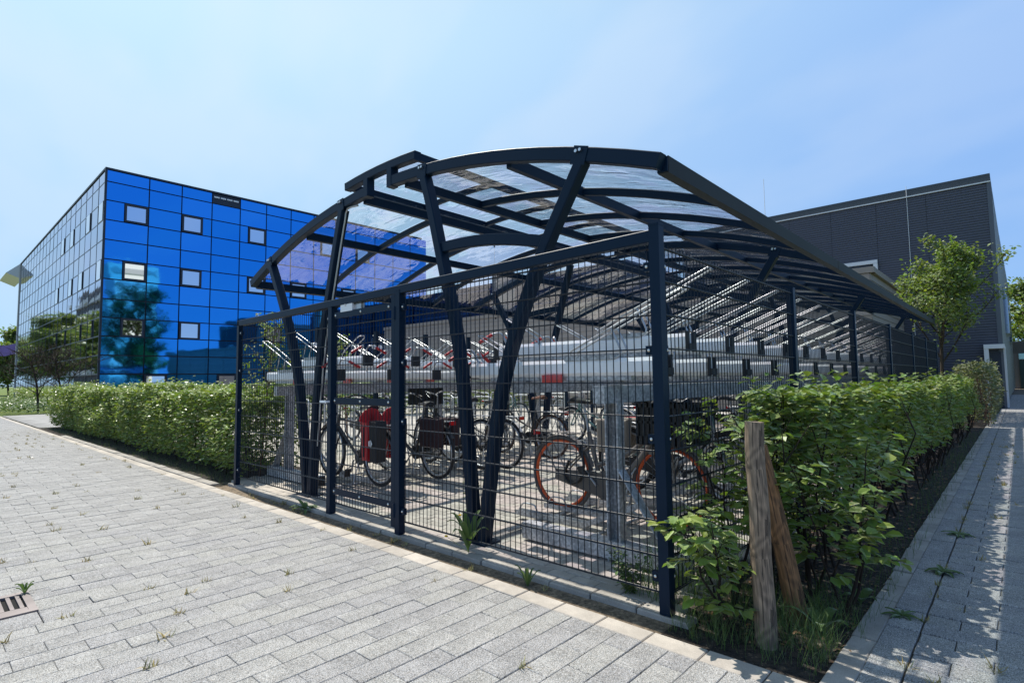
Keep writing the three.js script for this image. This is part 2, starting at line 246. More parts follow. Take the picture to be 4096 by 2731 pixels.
  for (let j = 0; j < 300; j++) for (let i = 0; i < 7; i++) {
    const z = 0.105 - j * 0.15, x = 1.235 + i * 0.3 - (j % 2) * 0.15, cut = i === 0 && j % 2; if (cut) { const g = hg[j % 3]; if (j < 75) { const m = part('paver', g, pavers[rnd() * 5 | 0], pa); m.position.set(1.16, -0.024 + R(-0.003, 0.003), z); } else bulk2.push(col(g.clone().translate(1.16, -0.024, z), R(0.9, 1.06))); continue; }
    if (i < 2 && j < 75) { const m = part('paver', pg[(i + j) % 6], pavers[rnd() * 5 | 0], pa); m.position.set(x, -0.024 + R(-0.003, 0.003), z); m.rotation.set(R(-0.012, 0.012), R(-0.006, 0.006), R(-0.008, 0.008)); np++; }
    else bulk2.push(col(pg[(i + j) % 6].clone().translate(x, -0.024 + R(-0.002, 0.002), z), R(0.9, 1.06)));
  }
  part('pavers', merge(bulk2), paverV, pa).userData.kind = 'stuff';
}

// ------------------------------------------------------------ the shelter
const XC = -3.31, arcY = (dx) => 3.39 - 0.0622 * dx * dx, ridgeY = (dx) => 3.565 - 0.0622 * dx * dx;
{
  const S = thing('bike_shelter', 'navy steel bicycle shelter with arched clear roof over the racks', 'bike shelter', [0, 0, 0]);
  const frames = [-0.31, -4.65, -10.1, -15.6], ribs = [-1.40, -2.48, -3.56, -5.74, -6.83, -7.92, -9.01, -11.2, -12.3, -13.4, -14.5];
  const arc = (a, b, f, z, off = 0, n = 12) => Array.from({ length: n + 1 }, (_, i) => { const dx = a + (b - a) * i / n; return V(XC + dx, f(dx) + off, z); });
  const ZU = V(0, 0, 1);
  const outer = [[0.055, 0], [0.16, 0.68], [0.29, 1.3], [0.48, 1.8], [0.73, 2.3], [1.12, 2.93]], inner = [[0.055, 0], [0.12, 0.68], [0.19, 1.28], [0.29, 1.85], [0.45, 2.4], [0.62, 3.0], [0.72, 3.30]];
  const beamG = { l: sweep(arc(-3.2, -0.19, arcY, 0), rect(0.085, 0.105), ZU), r: sweep(arc(0.16, 3.2, arcY, 0), rect(0.085, 0.105), ZU), m: sweep(arc(-0.66, 0.62, ridgeY, 0, 0, 6), rect(0.085, 0.095), ZU) };
  // profile axes of sweep(): side = t x z (in plane), so width runs in plane and height along z
  const swapped = rect(0.105, 0.085), swapR = rect(0.09, 0.085);
  beamG.l = sweep(arc(-3.2, -0.19, arcY, 0), swapped, ZU); beamG.r = sweep(arc(0.16, 3.2, arcY, 0), swapped, ZU); beamG.m = sweep(arc(-0.66, 0.62, ridgeY, 0, 0, 6), swapR, ZU);
  const curve = (l, sx, cx) => new THREE.CatmullRomCurve3(l.map(([d, y]) => V(cx + sx * d, y, 0))).getPoints(16);
  const boltG = new THREE.CylinderGeometry(0.013, 0.013, 0.02, 6).rotateX(Math.PI / 2);
  frames.forEach((z) => {
    const F = grp('frame', S); F.position.z = z;
    part('arched_beam', beamG.l, M.steel, F); part('arched_beam', beamG.r, M.steel, F); part('ridge_beam', beamG.m, M.steel, F);
    for (const d of [-0.235, 0.2]) part('stub', bar(V(XC + d, arcY(d) - 0.06, 0), V(XC + d, ridgeY(d) - 0.04, 0), 0.084, 0.094, V(0, 0, 1)), M.steel, F);
    for (const s of [-1, 1]) {
      const cx = XC + s * 1.46;
      part('strut', sweep(curve(outer, s, cx), rect(0.088, 0.10, 0.008), ZU), M.steel, F);
      part('strut', sweep(curve(inner, -s, cx), rect(0.088, 0.10, 0.008), ZU), M.steel, F);
      const tie = Array.from({ length: 9 }, (_, i) => { const t = i / 8; return V(cx + s * (-0.50 + 1.28 * t), 2.56 - 0.17 * t + 0.05 * Math.sin(Math.PI * t), 0); });
      if (s > 0 || z < -1) part('tie', sweep(tie, rect(0.095, 0.06), ZU), M.steel, F);
      part('foot_plate', [box(0.3, 0.012, 0.2, cx, 0.006, 0)], M.steel, F);
      for (const d of [s * 2.58, s * 0.74]) {
        part('clamp_plate', box(0.13, 0.135, 0.006).rotateZ(-0.1244 * d).translate(XC + d, arcY(d) - 0.012, 0.046), M.steel, F);
        for (const o of [-0.018, 0.018]) part('bolt', moved(boltG, XC + d + o, arcY(d) + 0.02, 0.058), M.bolt, F);
      }
    }
  });
  // purlins, gutters
  const z0 = -0.353, z1 = -15.95;
  for (const d of [-1.68, -0.38, 0.38, 1.80]) part('purlin', box(0.055, 0.095, z0 - z1, XC + d, arcY(d) - 0.035, (z0 + z1) / 2), M.steel, S);
  for (const d of [-0.63, 0.59]) part('purlin', box(0.05, 0.075, z0 - z1, XC + d, ridgeY(d) + 0.0, (z0 + z1) / 2), M.steel, S);
  const mossy = std({ color: rgb(0.010, 0.018, 0.018), map: stain, roughness: 0.7 });
  for (const s of [-1, 1]) {
    const x = XC + s * 3.185, y = arcY(3.185) - 0.01;
    for (const [a, b] of [[-0.36, -5.0], [-5.0, -10.45], [-10.45, z1]]) part('gutter', [box(0.075, 0.008, a - b - 0.012, x, y - 0.05, (a + b) / 2), box(0.006, 0.115, a - b - 0.012, x + s * 0.036, y, (a + b) / 2), box(0.006, 0.10, a - b - 0.012, x - s * 0.036, y, (a + b) / 2)], s > 0 ? mossy : M.steel, S);
    part('end_cap', box(0.074, 0.10, 0.008, x, y, -0.358), M.steel, S);
  }
  const ribG = [sweep(arc(-3.14, -1.71, arcY, 0, -0.03, 6), rect(0.07, 0.05, 0.005), ZU), sweep(arc(-1.65, -0.41, arcY, 0, -0.03, 5), rect(0.07, 0.05, 0.005), ZU), sweep(arc(0.41, 1.77, arcY, 0, -0.03, 5), rect(0.07, 0.05, 0.005), ZU), sweep(arc(1.83, 3.14, arcY, 0, -0.03, 6), rect(0.07, 0.05, 0.005), ZU), sweep(arc(-0.6, 0.56, ridgeY, 0, 0, 4), rect(0.06, 0.05, 0.005), ZU)];
  for (const z of ribs) for (const g of ribG) part('rib', g, M.steel, S).position.z = z;
  // clear roof sheets, one between each pair of ribs
  const stops = [-0.36, ...[...ribs, ...frames.slice(1)].sort((a, b) => b - a)];
  const pane = (a, b, f, off, L) => { // curved sheet with uv in metres
    const n = 8, P = [], U = []; for (let i = 0; i < n; i++) { const A = a + (b - a) * i / n, B = a + (b - a) * (i + 1) / n; const p = [V(XC + A, f(A) + off, 0), V(XC + B, f(B) + off, 0), V(XC + B, f(B) + off, -L), V(XC + A, f(A) + off, -L)], u = [[A, 0], [B, 0], [B, L], [A, L]]; for (const k of [0, 1, 2, 0, 2, 3]) { P.push(...p[k].toArray()); U.push(...u[k]); } }
    const g = tris(P, U); const nn = g.attributes.normal; for (let i = 0; i < nn.count; i++) { const dx = g.attributes.position.getX(i) - XC, v = V(0.1244 * dx, 1, 0).normalize(); nn.setXYZ(i, v.x, v.y, v.z); } return g;
  };
  for (let i = 0; i < stops.length - 1; i++) {
    const L = stops[i] - stops[i + 1];
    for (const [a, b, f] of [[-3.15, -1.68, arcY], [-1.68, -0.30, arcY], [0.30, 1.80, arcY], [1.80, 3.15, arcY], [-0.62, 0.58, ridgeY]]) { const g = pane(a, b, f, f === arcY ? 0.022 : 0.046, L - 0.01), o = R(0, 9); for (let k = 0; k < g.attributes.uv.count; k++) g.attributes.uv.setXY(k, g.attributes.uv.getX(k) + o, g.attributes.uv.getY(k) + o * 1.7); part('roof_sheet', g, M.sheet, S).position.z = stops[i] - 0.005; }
  }
  // conduit clipped to the inner strut of the left pair
  const cx = XC - 1.46, cp = new THREE.CatmullRomCurve3(inner.map(([d, y]) => V(cx + d + 0.066, y, -0.31))).getPoints(14).filter((p) => p.y > 0.4 && p.y < 3.3); cp.push(V(XC - 0.45, 3.285, -0.31));
  part('conduit', tube(cp, 0.011), M.tin, S);
}
// small electrical things on the shelter and rail
{
  const j = thing('junction_box', 'small white junction box fixed under the top rail above the gate', 'junction box', [-3.42, 2.10, 0.0]);
  part('case', box(0.22, 0.11, 0.05, 0, 0, 0), M.white, j); part('plate', box(0.1, 0.1, 0.04, 0.18, 0.0, -0.02), M.tin, j); part('knob', new THREE.SphereGeometry(0.011, 8, 6).translate(-0.01, 0.01, 0.028), M.bolt, j);
  const s = thing('pull_switch', 'small black pull switch with a thin cord under the shelter roof', 'switch', [-3.69, 3.235, -2.40]);
  part('housing', [box(0.04, 0.075, 0.05), moved(new THREE.CylinderGeometry(0.012, 0.008, 0.04, 8), 0, -0.055, 0)], M.black, s); part('cord', rod(V(0, -0.07, 0), V(0.01, -1.05, 0.0), 0.0016, 4), std({ color: rgb(0.5, 0.36, 0.26), roughness: 0.8 }), s); part('bracket', box(0.03, 0.03, 0.03, 0, 0.05, 0), M.black, s); part('toggle', moved(new THREE.SphereGeometry(0.014, 8, 6), 0.01, -1.06, 0), M.black, s);
}

// ------------------------------------------------------------ mesh fences and gate
const wireV = new THREE.CylinderGeometry(0.0034, 0.0034, 2.03, 5), hW = (L, r = 0.0043) => new THREE.CylinderGeometry(r, r, L, 6).rotateZ(Math.PI / 2);
// a mesh panel along +x of its group, from 0 to L, bottom wire at y=0.11
function meshPanel(parent, name, L, from = 0, single_ = true, skip = () => false) {
  const P = grp(name, parent), n = Math.floor((L - 0.02) / 0.05), off = (L - n * 0.05) / 2, vs = [];
  for (let i = 0; i <= n; i++) { const x = off + i * 0.05; if (single_) { const m = part('upright_wire', wireV, M.wire, P); m.position.set(x, 0.11 + 1.015, 0); } else vs.push(moved(new THREE.CylinderGeometry(0.0034, 0.0034, 2.03, 4), x, 0.11 + 1.015, 0)); }
  if (vs.length) part('upright_wires', merge(vs), M.wire, P).userData.kind = 'stuff';
  const g = merge([hW(L).translate(L / 2, 0, 0.0077), hW(L).translate(L / 2, 0, -0.0077)]);
  for (let i = 0; i <= 10; i++) if (!skip(i)) part('cross_wire', g, M.wire, P).position.y = 0.11 + 0.2 * i;
  return P;
}
const post = (w, h) => [box(w, h, w, 0, h / 2, 0), box(w + 0.004, 0.01, w + 0.004, 0, h, 0)];
function clip(parent, x, y, z, dx, dz) { part('clip', box(dx ? 0.055 : 0.03, 0.055, dx ? 0.03 : 0.055, x + dx * 0.055, y, z + dz * 0.055), M.steel, parent); part('bolt', new THREE.SphereGeometry(0.011, 8, 6).scale(1, 1, 0.7).translate(x + dx * 0.06, y, z + (dx ? 0.018 : dz * 0.055)).translate(dz ? 0.018 : 0, 0, 0), M.bolt, parent); }
{
  const F = thing('mesh_fence', 'dark wire mesh fence along the front of the bike shelter', 'fence', [0, 0, 0]);
  const posts = [[0, 2.245, 0.065], [-2.545, 2.15, 0.065], [-3.725, 2.11, 0.07], [-6.14, 2.165, 0.06]];
  const postPart = posts.map(([x, h, w]) => { const p = part('post', post(w, h), M.steel, F); p.position.set(x, 0, 0); return p; });
  part('top_rail', bar(V(-6.17, 2.135, 0), V(-0.034, 2.18, 0), 0.06, 0.075), M.steel, F);
  meshPanel(F, 'mesh_panel', 2.44).position.set(-2.49, 0, -0.006);
  meshPanel(F, 'mesh_panel', 2.31).position.set(-6.09, 0, -0.006);
  for (const [x, d] of [[0, -1], [-2.545, 1], [-3.725, -1], [-6.14, 1]]) for (const y of [0.2, 0.98, 1.5, 2.0]) clip(F, x, y, 0.0, d, 0);
  const G = thing('mesh_gate', 'wire mesh gate leaf hung between two posts in the front fence', 'gate', [-3.66, 0, 0.0]);
  const gp = meshPanel(G, 'mesh_panel', 1.0, 0, true, () => false); gp.position.set(0.012, 0.0, -0.004);
  part('stile', box(0.055, 2.08, 0.05, 1.042, 1.09, 0), M.steel, G);
  for (const y of [0.235, 1.145, 2.02]) { part('cross_bar', box(1.0, 0.062, 0.012, 0.51, y, 0.014), M.steel, G); for (const x of [0.03, 0.5, 0.97]) part('bolt', new THREE.SphereGeometry(0.013, 8, 6).scale(1, 1, 0.6).translate(x, y, 0.022), M.bolt, G); }
  for (const y of [0.2, 1.95]) part('hinge', rod(V(1.075, y - 0.06, 0.03), V(1.075, y + 0.06, 0.03), 0.014, 8), M.steel, G);
  part('handle', [box(0.125, 0.022, 0.02, -0.10, 1.135, 0.075), box(0.02, 0.02, 0.05, -0.055, 1.135, 0.055)], M.alu, G);
  part('lock', [rod(V(-0.065, 1.0, 0.03), V(-0.065, 1.0, 0.05), 0.012, 10), box(0.012, 0.04, 0.008, -0.065, 0.985, 0.046)], M.bolt, G);

  const T = thing('mesh_fence', 'dark wire mesh fence along the side of the shelter behind the hedge', 'fence', [0, 0, 0]);
  const zs = [0, -2.6, -5.2, -7.8, -10.4, -12.5, -14.65];
  zs.slice(1).forEach((z) => { const p = part('post', post(0.065, 2.16), M.steel, T); p.position.set(0.0, 0, z); });
  for (let k = 0; k < 6; k++) { const L = zs[k] - zs[k + 1] - 0.09, p = meshPanel(T, 'mesh_panel', L, 0, k < 2); p.rotation.y = Math.PI / 2; p.position.set(0.012, 0, zs[k] - 0.045); for (const y of [0.2, 0.98, 1.5, 2.0]) { if (k) clip(T, 0.0, y, zs[k], 0, -1); } }
  for (const y of [0.2, 0.98, 1.5, 2.0]) clip(T, 0.0, y, 0, 0, -1);

  // clear wind screens on posts along the far side
  for (let k = 0; k < 14; k++) {
    const z = -1.2 - k * 1.04, W = thing('wind_screen', 'clear wind screen on a navy post behind the far rack, ' + ORD[k] + ' from the front', 'wind screen', [-6.3, 0, z], 0, 'wind screens along the far side');
    part('post', post(0.06, 2.16), M.steel, W);
    const p = part('pane', new THREE.PlaneGeometry(0.9, 1.85).rotateY(Math.PI / 2).translate(0.02, 1.13, -0.52), M.screen, W);
    for (const y of [0.45, 1.9]) for (const s of [-1, 1]) part('clamp', new THREE.CylinderGeometry(0.035, 0.035, 0.03, 10).rotateZ(Math.PI / 2).translate(0.03, y, s * 0.055), M.alu, W);
  }
}

// ------------------------------------------------------------ two-tier racks
function rack(name, label, xa, s) {
  const K = thing(name, label, 'bike rack', [xa, 0, 0]);
  const X = (d) => s * d;
  for (let i = 0; i < 6; i++) {
    const z = -0.60 - i * 2.65;
    part('upright', [box(0.09, 1.29, 0.012, X(1.43), 0.645, z - 0.044), box(0.012, 1.29, 0.09, X(1.38), 0.645, z), box(0.012, 1.29, 0.09, X(1.48), 0.645, z)], M.galv, K);
    part('base_beam', [box(1.46, 0.13, 0.10, X(1.27), 0.085, z)], M.galv, K);
    part('end_plug', box(0.012, 0.11, 0.08, X(0.534), 0.085, z), M.black, K);
    part('brace', bar(V(X(1.47), 0.68, z), V(X(1.86), 0.12, z), 0.014, 0.10, V(0, 0, 1)).clone(), M.galv, K);
  }
  part('carrier_beam', box(0.1, 0.13, 14.4, X(1.43), 1.22, -7.6), M.galv, K); part('carrier_beam', box(0.07, 0.09, 14.4, X(0.62), 1.27, -7.6), M.galv, K);
  const trayG = [box(1.9, 0.125, 0.075, X(0.95), 0, 0), box(1.9, 0.03, 0.10, X(0.95), 0.045, 0)];
  const tray = merge([sweep([V(X(0), 0, 0), V(X(1.9), 0, 0)], [[-0.03, -0.065], [0.03, -0.065], [0.052, -0.04], [0.052, 0.035], [0.04, 0.062], [-0.04, 0.062], [-0.052, 0.035], [-0.052, -0.04]].map(([u, v]) => [u, v]), V(0, 1, 0))]);
  const rail = box(1.4, 0.03, 0.07, X(0.95), -0.082, 0), rim = box(0.45, 0.035, 0.11, X(1.3), 0.07, 0), cap = box(0.05, 0.135, 0.12, X(-0.028), -0.003, 0), ocap = merge([box(0.02, 0.15, 0.03, X(1.91), 0.0, 0.05), box(0.02, 0.15, 0.03, X(1.91), 0.0, -0.05), box(0.03, 0.05, 0.12, X(1.915), -0.04, 0)]), refl = box(0.21, 0.07, 0.008, X(0.96), -0.085, 0.062);
  const long = tube([V(X(1.12), 0.05, 0.045), V(X(1.14), 0.13, 0.045), V(X(2.03), 0.50, 0.045), V(X(2.06), 0.51, 0.0), V(X(2.03), 0.50, -0.045), V(X(1.14), 0.13, -0.045), V(X(1.12), 0.05, -0.045)], 0.008, 6);
  const legs = [tube([V(X(1.50), 0.28, 0.045), V(X(1.58), 0.10, 0.045), V(X(1.52), 0.06, 0.045)], 0.008), tube([V(X(1.50), 0.28, -0.045), V(X(1.58), 0.10, -0.045), V(X(1.52), 0.06, -0.045)], 0.008)];
  const guide = merge([long, ...legs]);
  const hoop = tube([V(X(0.5), 0.05, 0.05), V(X(0.47), 0.12, 0.05), V(X(0.12), 0.30, 0.05), V(X(0.09), 0.31, 0), V(X(0.12), 0.30, -0.05), V(X(0.47), 0.12, -0.05), V(X(0.5), 0.05, -0.05)], 0.0075);
  const hb = merge([tube([V(X(0.1), 0.06, 0.03), V(X(0.02), 0.18, 0.04), V(X(-0.04), 0.17, 0.10), V(X(-0.05), 0.13, 0.16)], 0.011), tube([V(X(0.1), 0.06, -0.03), V(X(0.02), 0.18, -0.04), V(X(-0.04), 0.17, -0.10), V(X(-0.05), 0.13, -0.16)], 0.011)]);
  const gripG = [rod(V(X(-0.042), 0.165, 0.105), V(X(-0.055), 0.09, 0.25), 0.0165, 8), rod(V(X(-0.042), 0.165, -0.105), V(X(-0.055), 0.09, -0.25), 0.0165, 8)];
  for (const [y, z0, n] of [[1.42, -0.52, 19], [1.60, -0.90, 18]]) for (let k = 0; k < n; k++) {
    const T = grp('tray', K); T.position.set(0, y + R(-0.004, 0.004), z0 - k * 0.745); T.rotation.y = R(-0.004, 0.004);
    part('channel', tray, M.alu, T); part('under_rail', rail, M.galv, T); part('end_cap', cap, M.black, T); part('end_stop', ocap, M.black, T); part('clamp_rail', rim, M.galv, T); part('wheel_guide', guide, M.tin, T); 
    if (k < 12) { part('wheel_hoop', hoop, M.tin, T); part('handlebar', hb, M.tin, T); for (const g of gripG) part('grip', g, M.red, T); }
    if (y < 1.5 && (s < 0 ? k < 10 : k < 1)) part('reflector', refl, M.reflector, T);
  }
  // floor channels, alternately low and raised
  const U = (x0, x1) => [box(x1 - x0, 0.006, 0.075, s * (x0 + x1) / 2, 0, 0), box(x1 - x0, 0.045, 0.005, s * (x0 + x1) / 2, 0.02, 0.038), box(x1 - x0, 0.045, 0.005, s * (x0 + x1) / 2, 0.02, -0.038)];
  const low = merge([...U(0.02, 0.84)].map((g) => g.translate(0, 0.05, 0))), ramp = merge(U(0, 0.62).map((g) => g.rotateZ(s * 0.42).translate(X(0.82), 0.05, 0))), hp = tube([V(X(0.06), 0.08, 0.03), V(X(0.12), 0.16, 0.03), V(X(0.26), 0.16, 0.03), V(X(0.30), 0.08, 0.03)], 0.008), wheelHold = merge([tube([V(X(0.9), 0.02, 0.05), V(X(1.05), 0.5, 0.05), V(X(1.1), 0.54, 0.0), V(X(1.05), 0.5, -0.05), V(X(0.9), 0.02, -0.05)], 0.009), rod(V(X(0.95), 0.2, 0.05), V(X(1.35), 0.03, 0.03), 0.009)]);
  for (let k = 0; k < 32; k++) { const C = grp('floor_channel', K); C.position.set(k % 2 ? 0.04 * s : 0, 0, -1.07 - k * 0.39); part('channel', low, M.galv, C); if (k % 2 === 0) part('ramp', ramp, M.galv, C); part('loop', hp, M.tin, C); if (k % 2) part('wheel_hoop', wheelHold, M.galv, C); }
  for (const d of [0.32, 0.98]) part('tie_bar', rod(V(X(d), 0.028, -0.62), V(X(d), 0.028, -13.6), 0.014, 8), M.galv, K);
  return K;
}
rack('two_tier_rack', 'galvanised two-tier bicycle rack with white trays on the near side by the hedge', -2.13, 1);
rack('two_tier_rack', 'galvanised two-tier bicycle rack with red-gripped trays on the far side behind the gate', -4.49, -1);

// ------------------------------------------------------------ bicycles
const font = await new FontLoader().loadAsync('fonts/droid/droid_sans_bold.typeface.json');
function torus(r, t, n = 40, m = 8) { return new THREE.TorusGeometry(r, t, m, n); }
const tyreG = torus(0.338, 0.0195, 44, 8), rimG = torus(0.306, 0.015, 44, 6).scale(1, 1, 1.1);
const spokeG = merge([...Array.from({ length: 28 }, (_, i) => { const a = i / 28 * Math.PI * 2, b = a + (i % 2 ? 0.5 : -0.5), s = i % 4 < 2 ? 1 : -1; return rod(V(Math.cos(b) * 0.02, Math.sin(b) * 0.02, s * 0.025), V(Math.cos(a) * 0.308, Math.sin(a) * 0.308, 0), 0.0011, 3); })]);
const hubG = merge([new THREE.CylinderGeometry(0.022, 0.022, 0.08, 10).rotateX(Math.PI / 2), new THREE.CylinderGeometry(0.007, 0.007, 0.13, 8).rotateX(Math.PI / 2)]);
function bike(label, pos, turn, o = {}) {
  const B = thing('bicycle', label, 'bicycle', pos, turn, 'bicycles parked in the racks'), m = (c, r = 0.4) => c.isMaterial ? c : phy({ color: rgb(...c), roughness: r, clearcoat: 0.4, clearcoatRoughness: 0.2 });
  const FM = m(o.frame ?? [0.02, 0.02, 0.022]), RM = o.rim ? std({ color: rgb(...o.rim), roughness: 0.45 }) : M.tin, TM = o.tyre ? std({ color: rgb(...o.tyre), roughness: 0.8 }) : M.rubber, GM = o.guard ? std({ color: rgb(...o.guard), roughness: 0.4 }) : M.black;
  const rh = V(-0.56, 0.358, 0), fh = V(0.60, 0.358, 0), bb = V(-0.10, 0.30, 0), st = V(-0.235, 0.78, 0), ht = V(0.40, 0.84, 0), hb = V(0.445, 0.66, 0);
  for (const [n, h] of [['rear_wheel', rh], ['front_wheel', fh]]) { const w = grp(n, B); w.position.copy(h); w.rotation.z = R(0, 6); if (o.wheel) w.scale.setScalar(o.wheel); part('tyre', tyreG, TM, w); part('rim', rimG, RM, w); part('spokes', spokeG, M.bolt, w); part('hub', hubG, M.tin, w); }
  const fat = o.wheel ? 1.35 : 1, t = (a, b, r, n = 8) => rod(a, b, r, n), fr = [];
  const ss = V(-0.20, 0.66, 0);
  if (o.step !== false) fr.push(tube([V(0.43, 0.72, 0), V(0.22, 0.46, 0), V(-0.02, 0.315, 0), V(-0.10, 0.30, 0)], 0.024 * fat, 10), tube([V(0.42, 0.78, 0), V(0.18, 0.60, 0), V(-0.12, 0.48, 0), V(-0.16, 0.47, 0)], 0.016 * fat, 8));
  else fr.push(t(V(0.43, 0.70, 0), bb, 0.02, 10), t(V(0.41, 0.80, 0), V(-0.225, 0.75, 0), 0.016));
  fr.push(t(bb, st, 0.017 * fat, 10), t(ht.clone().setY(0.86), hb.clone().setY(0.64), 0.02, 10));
  for (const s of [-1, 1]) fr.push(t(bb.clone().setZ(0.03 * s), rh.clone().setZ(0.06 * s), 0.011), t(ss.clone().setZ(0.015 * s), rh.clone().setZ(0.06 * s), 0.009));
  part('frame', fr, FM, B);
  part('fork', [0.055, -0.055].map((z) => tube([hb.clone().add(V(0.005, -0.03, z * 0.6)), V(0.50, 0.55, z), fh.clone().setZ(z)], 0.012, 8)).concat([box(0.05, 0.03, 0.12, 0.455, 0.64, 0)]), o.fork ? m(o.fork) : FM, B);
  part('mudguard', [[rh, 0.25, 2.6], [fh, 0.75, 2.9]].map(([h, a0, a1]) => { const pts = Array.from({ length: 15 }, (_, i) => { const a = a0 + (a1 - a0) * i / 14; return V(h.x + Math.cos(a) * 0.378, h.y + Math.sin(a) * 0.378, 0); }); return sweep(pts, rect(0.006, 0.05, 0.002), V(0, 0, 1)); }), GM, B);
  const bar_ = grp('handlebar', B);
  part('stem', [t(V(0.40, 0.84, 0), V(0.375, 1.02, 0), 0.013), t(V(0.375, 1.02, 0), V(0.42, 1.05, 0), 0.012)], M.tin, bar_);
  for (const s of [-1, 1]) { part('bar', tube([V(0.42, 1.05, 0), V(0.44, 1.09, 0.12 * s), V(0.36, 1.11, 0.26 * s), V(0.24, 1.085, 0.30 * s)], 0.011, 8), o.darkbar ? M.black : M.tin, bar_); part('grip', t(V(0.30, 1.097, 0.283 * s), V(0.17, 1.06, 0.305 * s), 0.0165), M.black, bar_); part('brake_lever', tube([V(0.33, 1.10, 0.27 * s), V(0.27, 1.06, 0.31 * s), V(0.19, 1.02, 0.32 * s)], 0.005, 5), M.tin, bar_); }
  // saddle: lofted outline
  const sd = []; { const rows = [[-0.13, 0.085, 0], [-0.09, 0.098, 0.012], [-0.02, 0.075, 0.006], [0.05, 0.035, 0.0], [0.13, 0.018, -0.004], [0.15, 0.004, -0.014]], ring = (r) => Array.from({ length: 10 }, (_, i) => { const a = i / 10 * Math.PI * 2; return V(r[0], r[2] + Math.max(-0.012, Math.sin(a) * (0.018 + r[1] * 0.25)), Math.cos(a) * r[1]); }), P = []; for (let i = 0; i < rows.length - 1; i++) { const a = ring(rows[i]), b = ring(rows[i + 1]); for (let j = 0; j < 10; j++) { const k = (j + 1) % 10; P.push(...a[j].toArray(), ...b[j].toArray(), ...b[k].toArray(), ...a[j].toArray(), ...b[k].toArray(), ...a[k].toArray()); } } const a = ring(rows[0]); for (let j = 1; j < 9; j++) P.push(...a[0].toArray(), ...a[j].toArray(), ...a[j + 1].toArray()); sd.push(tris(P)); }
  const sh = o.saddleH ?? 0.97; sd[0].translate(-0.29, sh, 0);
  part('saddle', sd, o.saddle ? std({ color: rgb(...o.saddle), roughness: 0.5 }) : M.black, B); part('seat_post', [t(st, V(-0.285, sh - 0.01, 0), 0.0135)], M.tin, B);
  part('chain_case', [sweep(Array.from({ length: 9 }, (_, i) => { const k = i / 8; return V(-0.60 + 0.60 * k, 0.358 - 0.05 * k, 0.055); }), rect(o.wheel ? 0.20 : 0.15, 0.03, 0.012), V(0, 0, 1), true, (k) => 0.55 + 0.75 * k), moved(new THREE.CylinderGeometry(o.wheel ? 0.132 : 0.10, o.wheel ? 0.132 : 0.10, 0.03, 24).rotateX(Math.PI / 2), -0.02, 0.306, 0.055)], o.case ? m(o.case, 0.5) : M.black, B);
  const cr = grp('crank', B); cr.position.copy(bb); cr.rotation.z = o.crank ?? R(0, 6);
  for (const s of [-1, 1]) { part('arm', bar(V(0, 0, 0.085 * s), V(0.168 * s, 0, 0.095 * s), 0.014, 0.026, V(0, 0, 1)), M.tin, cr); part('pedal', box(0.10, 0.022, 0.075, 0.172 * s, 0, 0.145 * s), M.black, cr); }
  part('rear_rack', [t(V(-0.30, 0.755, 0.05), V(-0.86, 0.765, 0.055), 0.006), t(V(-0.30, 0.755, -0.05), V(-0.86, 0.765, -0.055), 0.006), t(V(-0.86, 0.765, 0.055), V(-0.86, 0.765, -0.055), 0.006), t(V(-0.6, 0.76, 0.0), V(-0.30, 0.755, 0), 0.005), ...[-0.45, -0.62, -0.78].map((x) => t(V(x, 0.76, -0.053), V(x, 0.76, 0.053), 0.005)), ...[1, -1].flatMap((s) => [t(V(-0.78, 0.76, 0.055 * s), V(-0.57, 0.37, 0.075 * s), 0.006)])], o.rackm ? m(o.rackm) : M.tin, B);
  part('rear_light', box(0.02, 0.05, 0.09, -0.878, 0.745, 0), M.reflector, B);
  part('front_light', [moved(new THREE.CylinderGeometry(0.032, 0.022, 0.05, 12).rotateZ(-Math.PI / 2), 0.52, 0.86, 0)], M.black, B);
  part('kick_stand', [t(V(-0.16, 0.27, -0.05), V(-0.28, 0.03, -0.2), 0.008)], M.tin, B);
  if (o.lock) part('ring_lock', [new THREE.TorusGeometry(0.06, 0.012, 6, 16, 4.6).rotateY(Math.PI / 2).rotateX(-0.6).translate(-0.30, 0.60, 0)], M.black, B);
  if (o.chain) part('chain_lock', [tube([V(-0.42, 0.50, 0.075), V(-0.47, 0.36, 0.085), V(-0.40, 0.29, 0.09), V(-0.29, 0.33, 0.09), V(-0.24, 0.46, 0.08), V(-0.29, 0.6, 0.05)], 0.014, 7)], M.black, B);
  if (o.basket) {   // crate with slotted walls
    const K = grp('basket', B), [d, w, h, cx, cy] = o.wheel ? [0.46, 0.42, 0.34, 0.64, 0.73] : [0.32, 0.44, 0.27, 0.66, 0.90];
    const wall = (sx, sz, ww) => { const g = []; g.push(box(ww, 0.03, 0.008, 0, h - 0.015, 0), box(ww, 0.07, 0.008, 0, 0.035, 0)); for (let i = 0; i <= 9; i++) g.push(box(0.016, h, 0.008, -ww / 2 + 0.008 + (ww - 0.016) * i / 9, h / 2, 0)); g.push(box(ww, 0.02, 0.008, 0, h * 0.55, 0)); return merge(g); };
    part('floor', box(d, 0.008, w, cx, cy, 0), M.black, K);
    for (const s of [-1, 1]) { part('side', wall(0, 0, d).translate(cx, cy, s * w / 2), M.black, K); part('side', wall(0, 0, w).rotateY(Math.PI / 2).translate(cx + s * d / 2, cy, 0), M.black, K); }
    part('lining', [box(d - 0.012, h - 0.02, 0.004, cx, cy + h / 2, w / 2 - 0.014), box(d - 0.012, h - 0.02, 0.004, cx, cy + h / 2, -w / 2 + 0.014), box(0.004, h - 0.02, w - 0.03, cx - d / 2 + 0.014, cy + h / 2, 0), box(0.004, h - 0.02, w - 0.03, cx + d / 2 - 0.014, cy + h / 2, 0)], M.black, K);
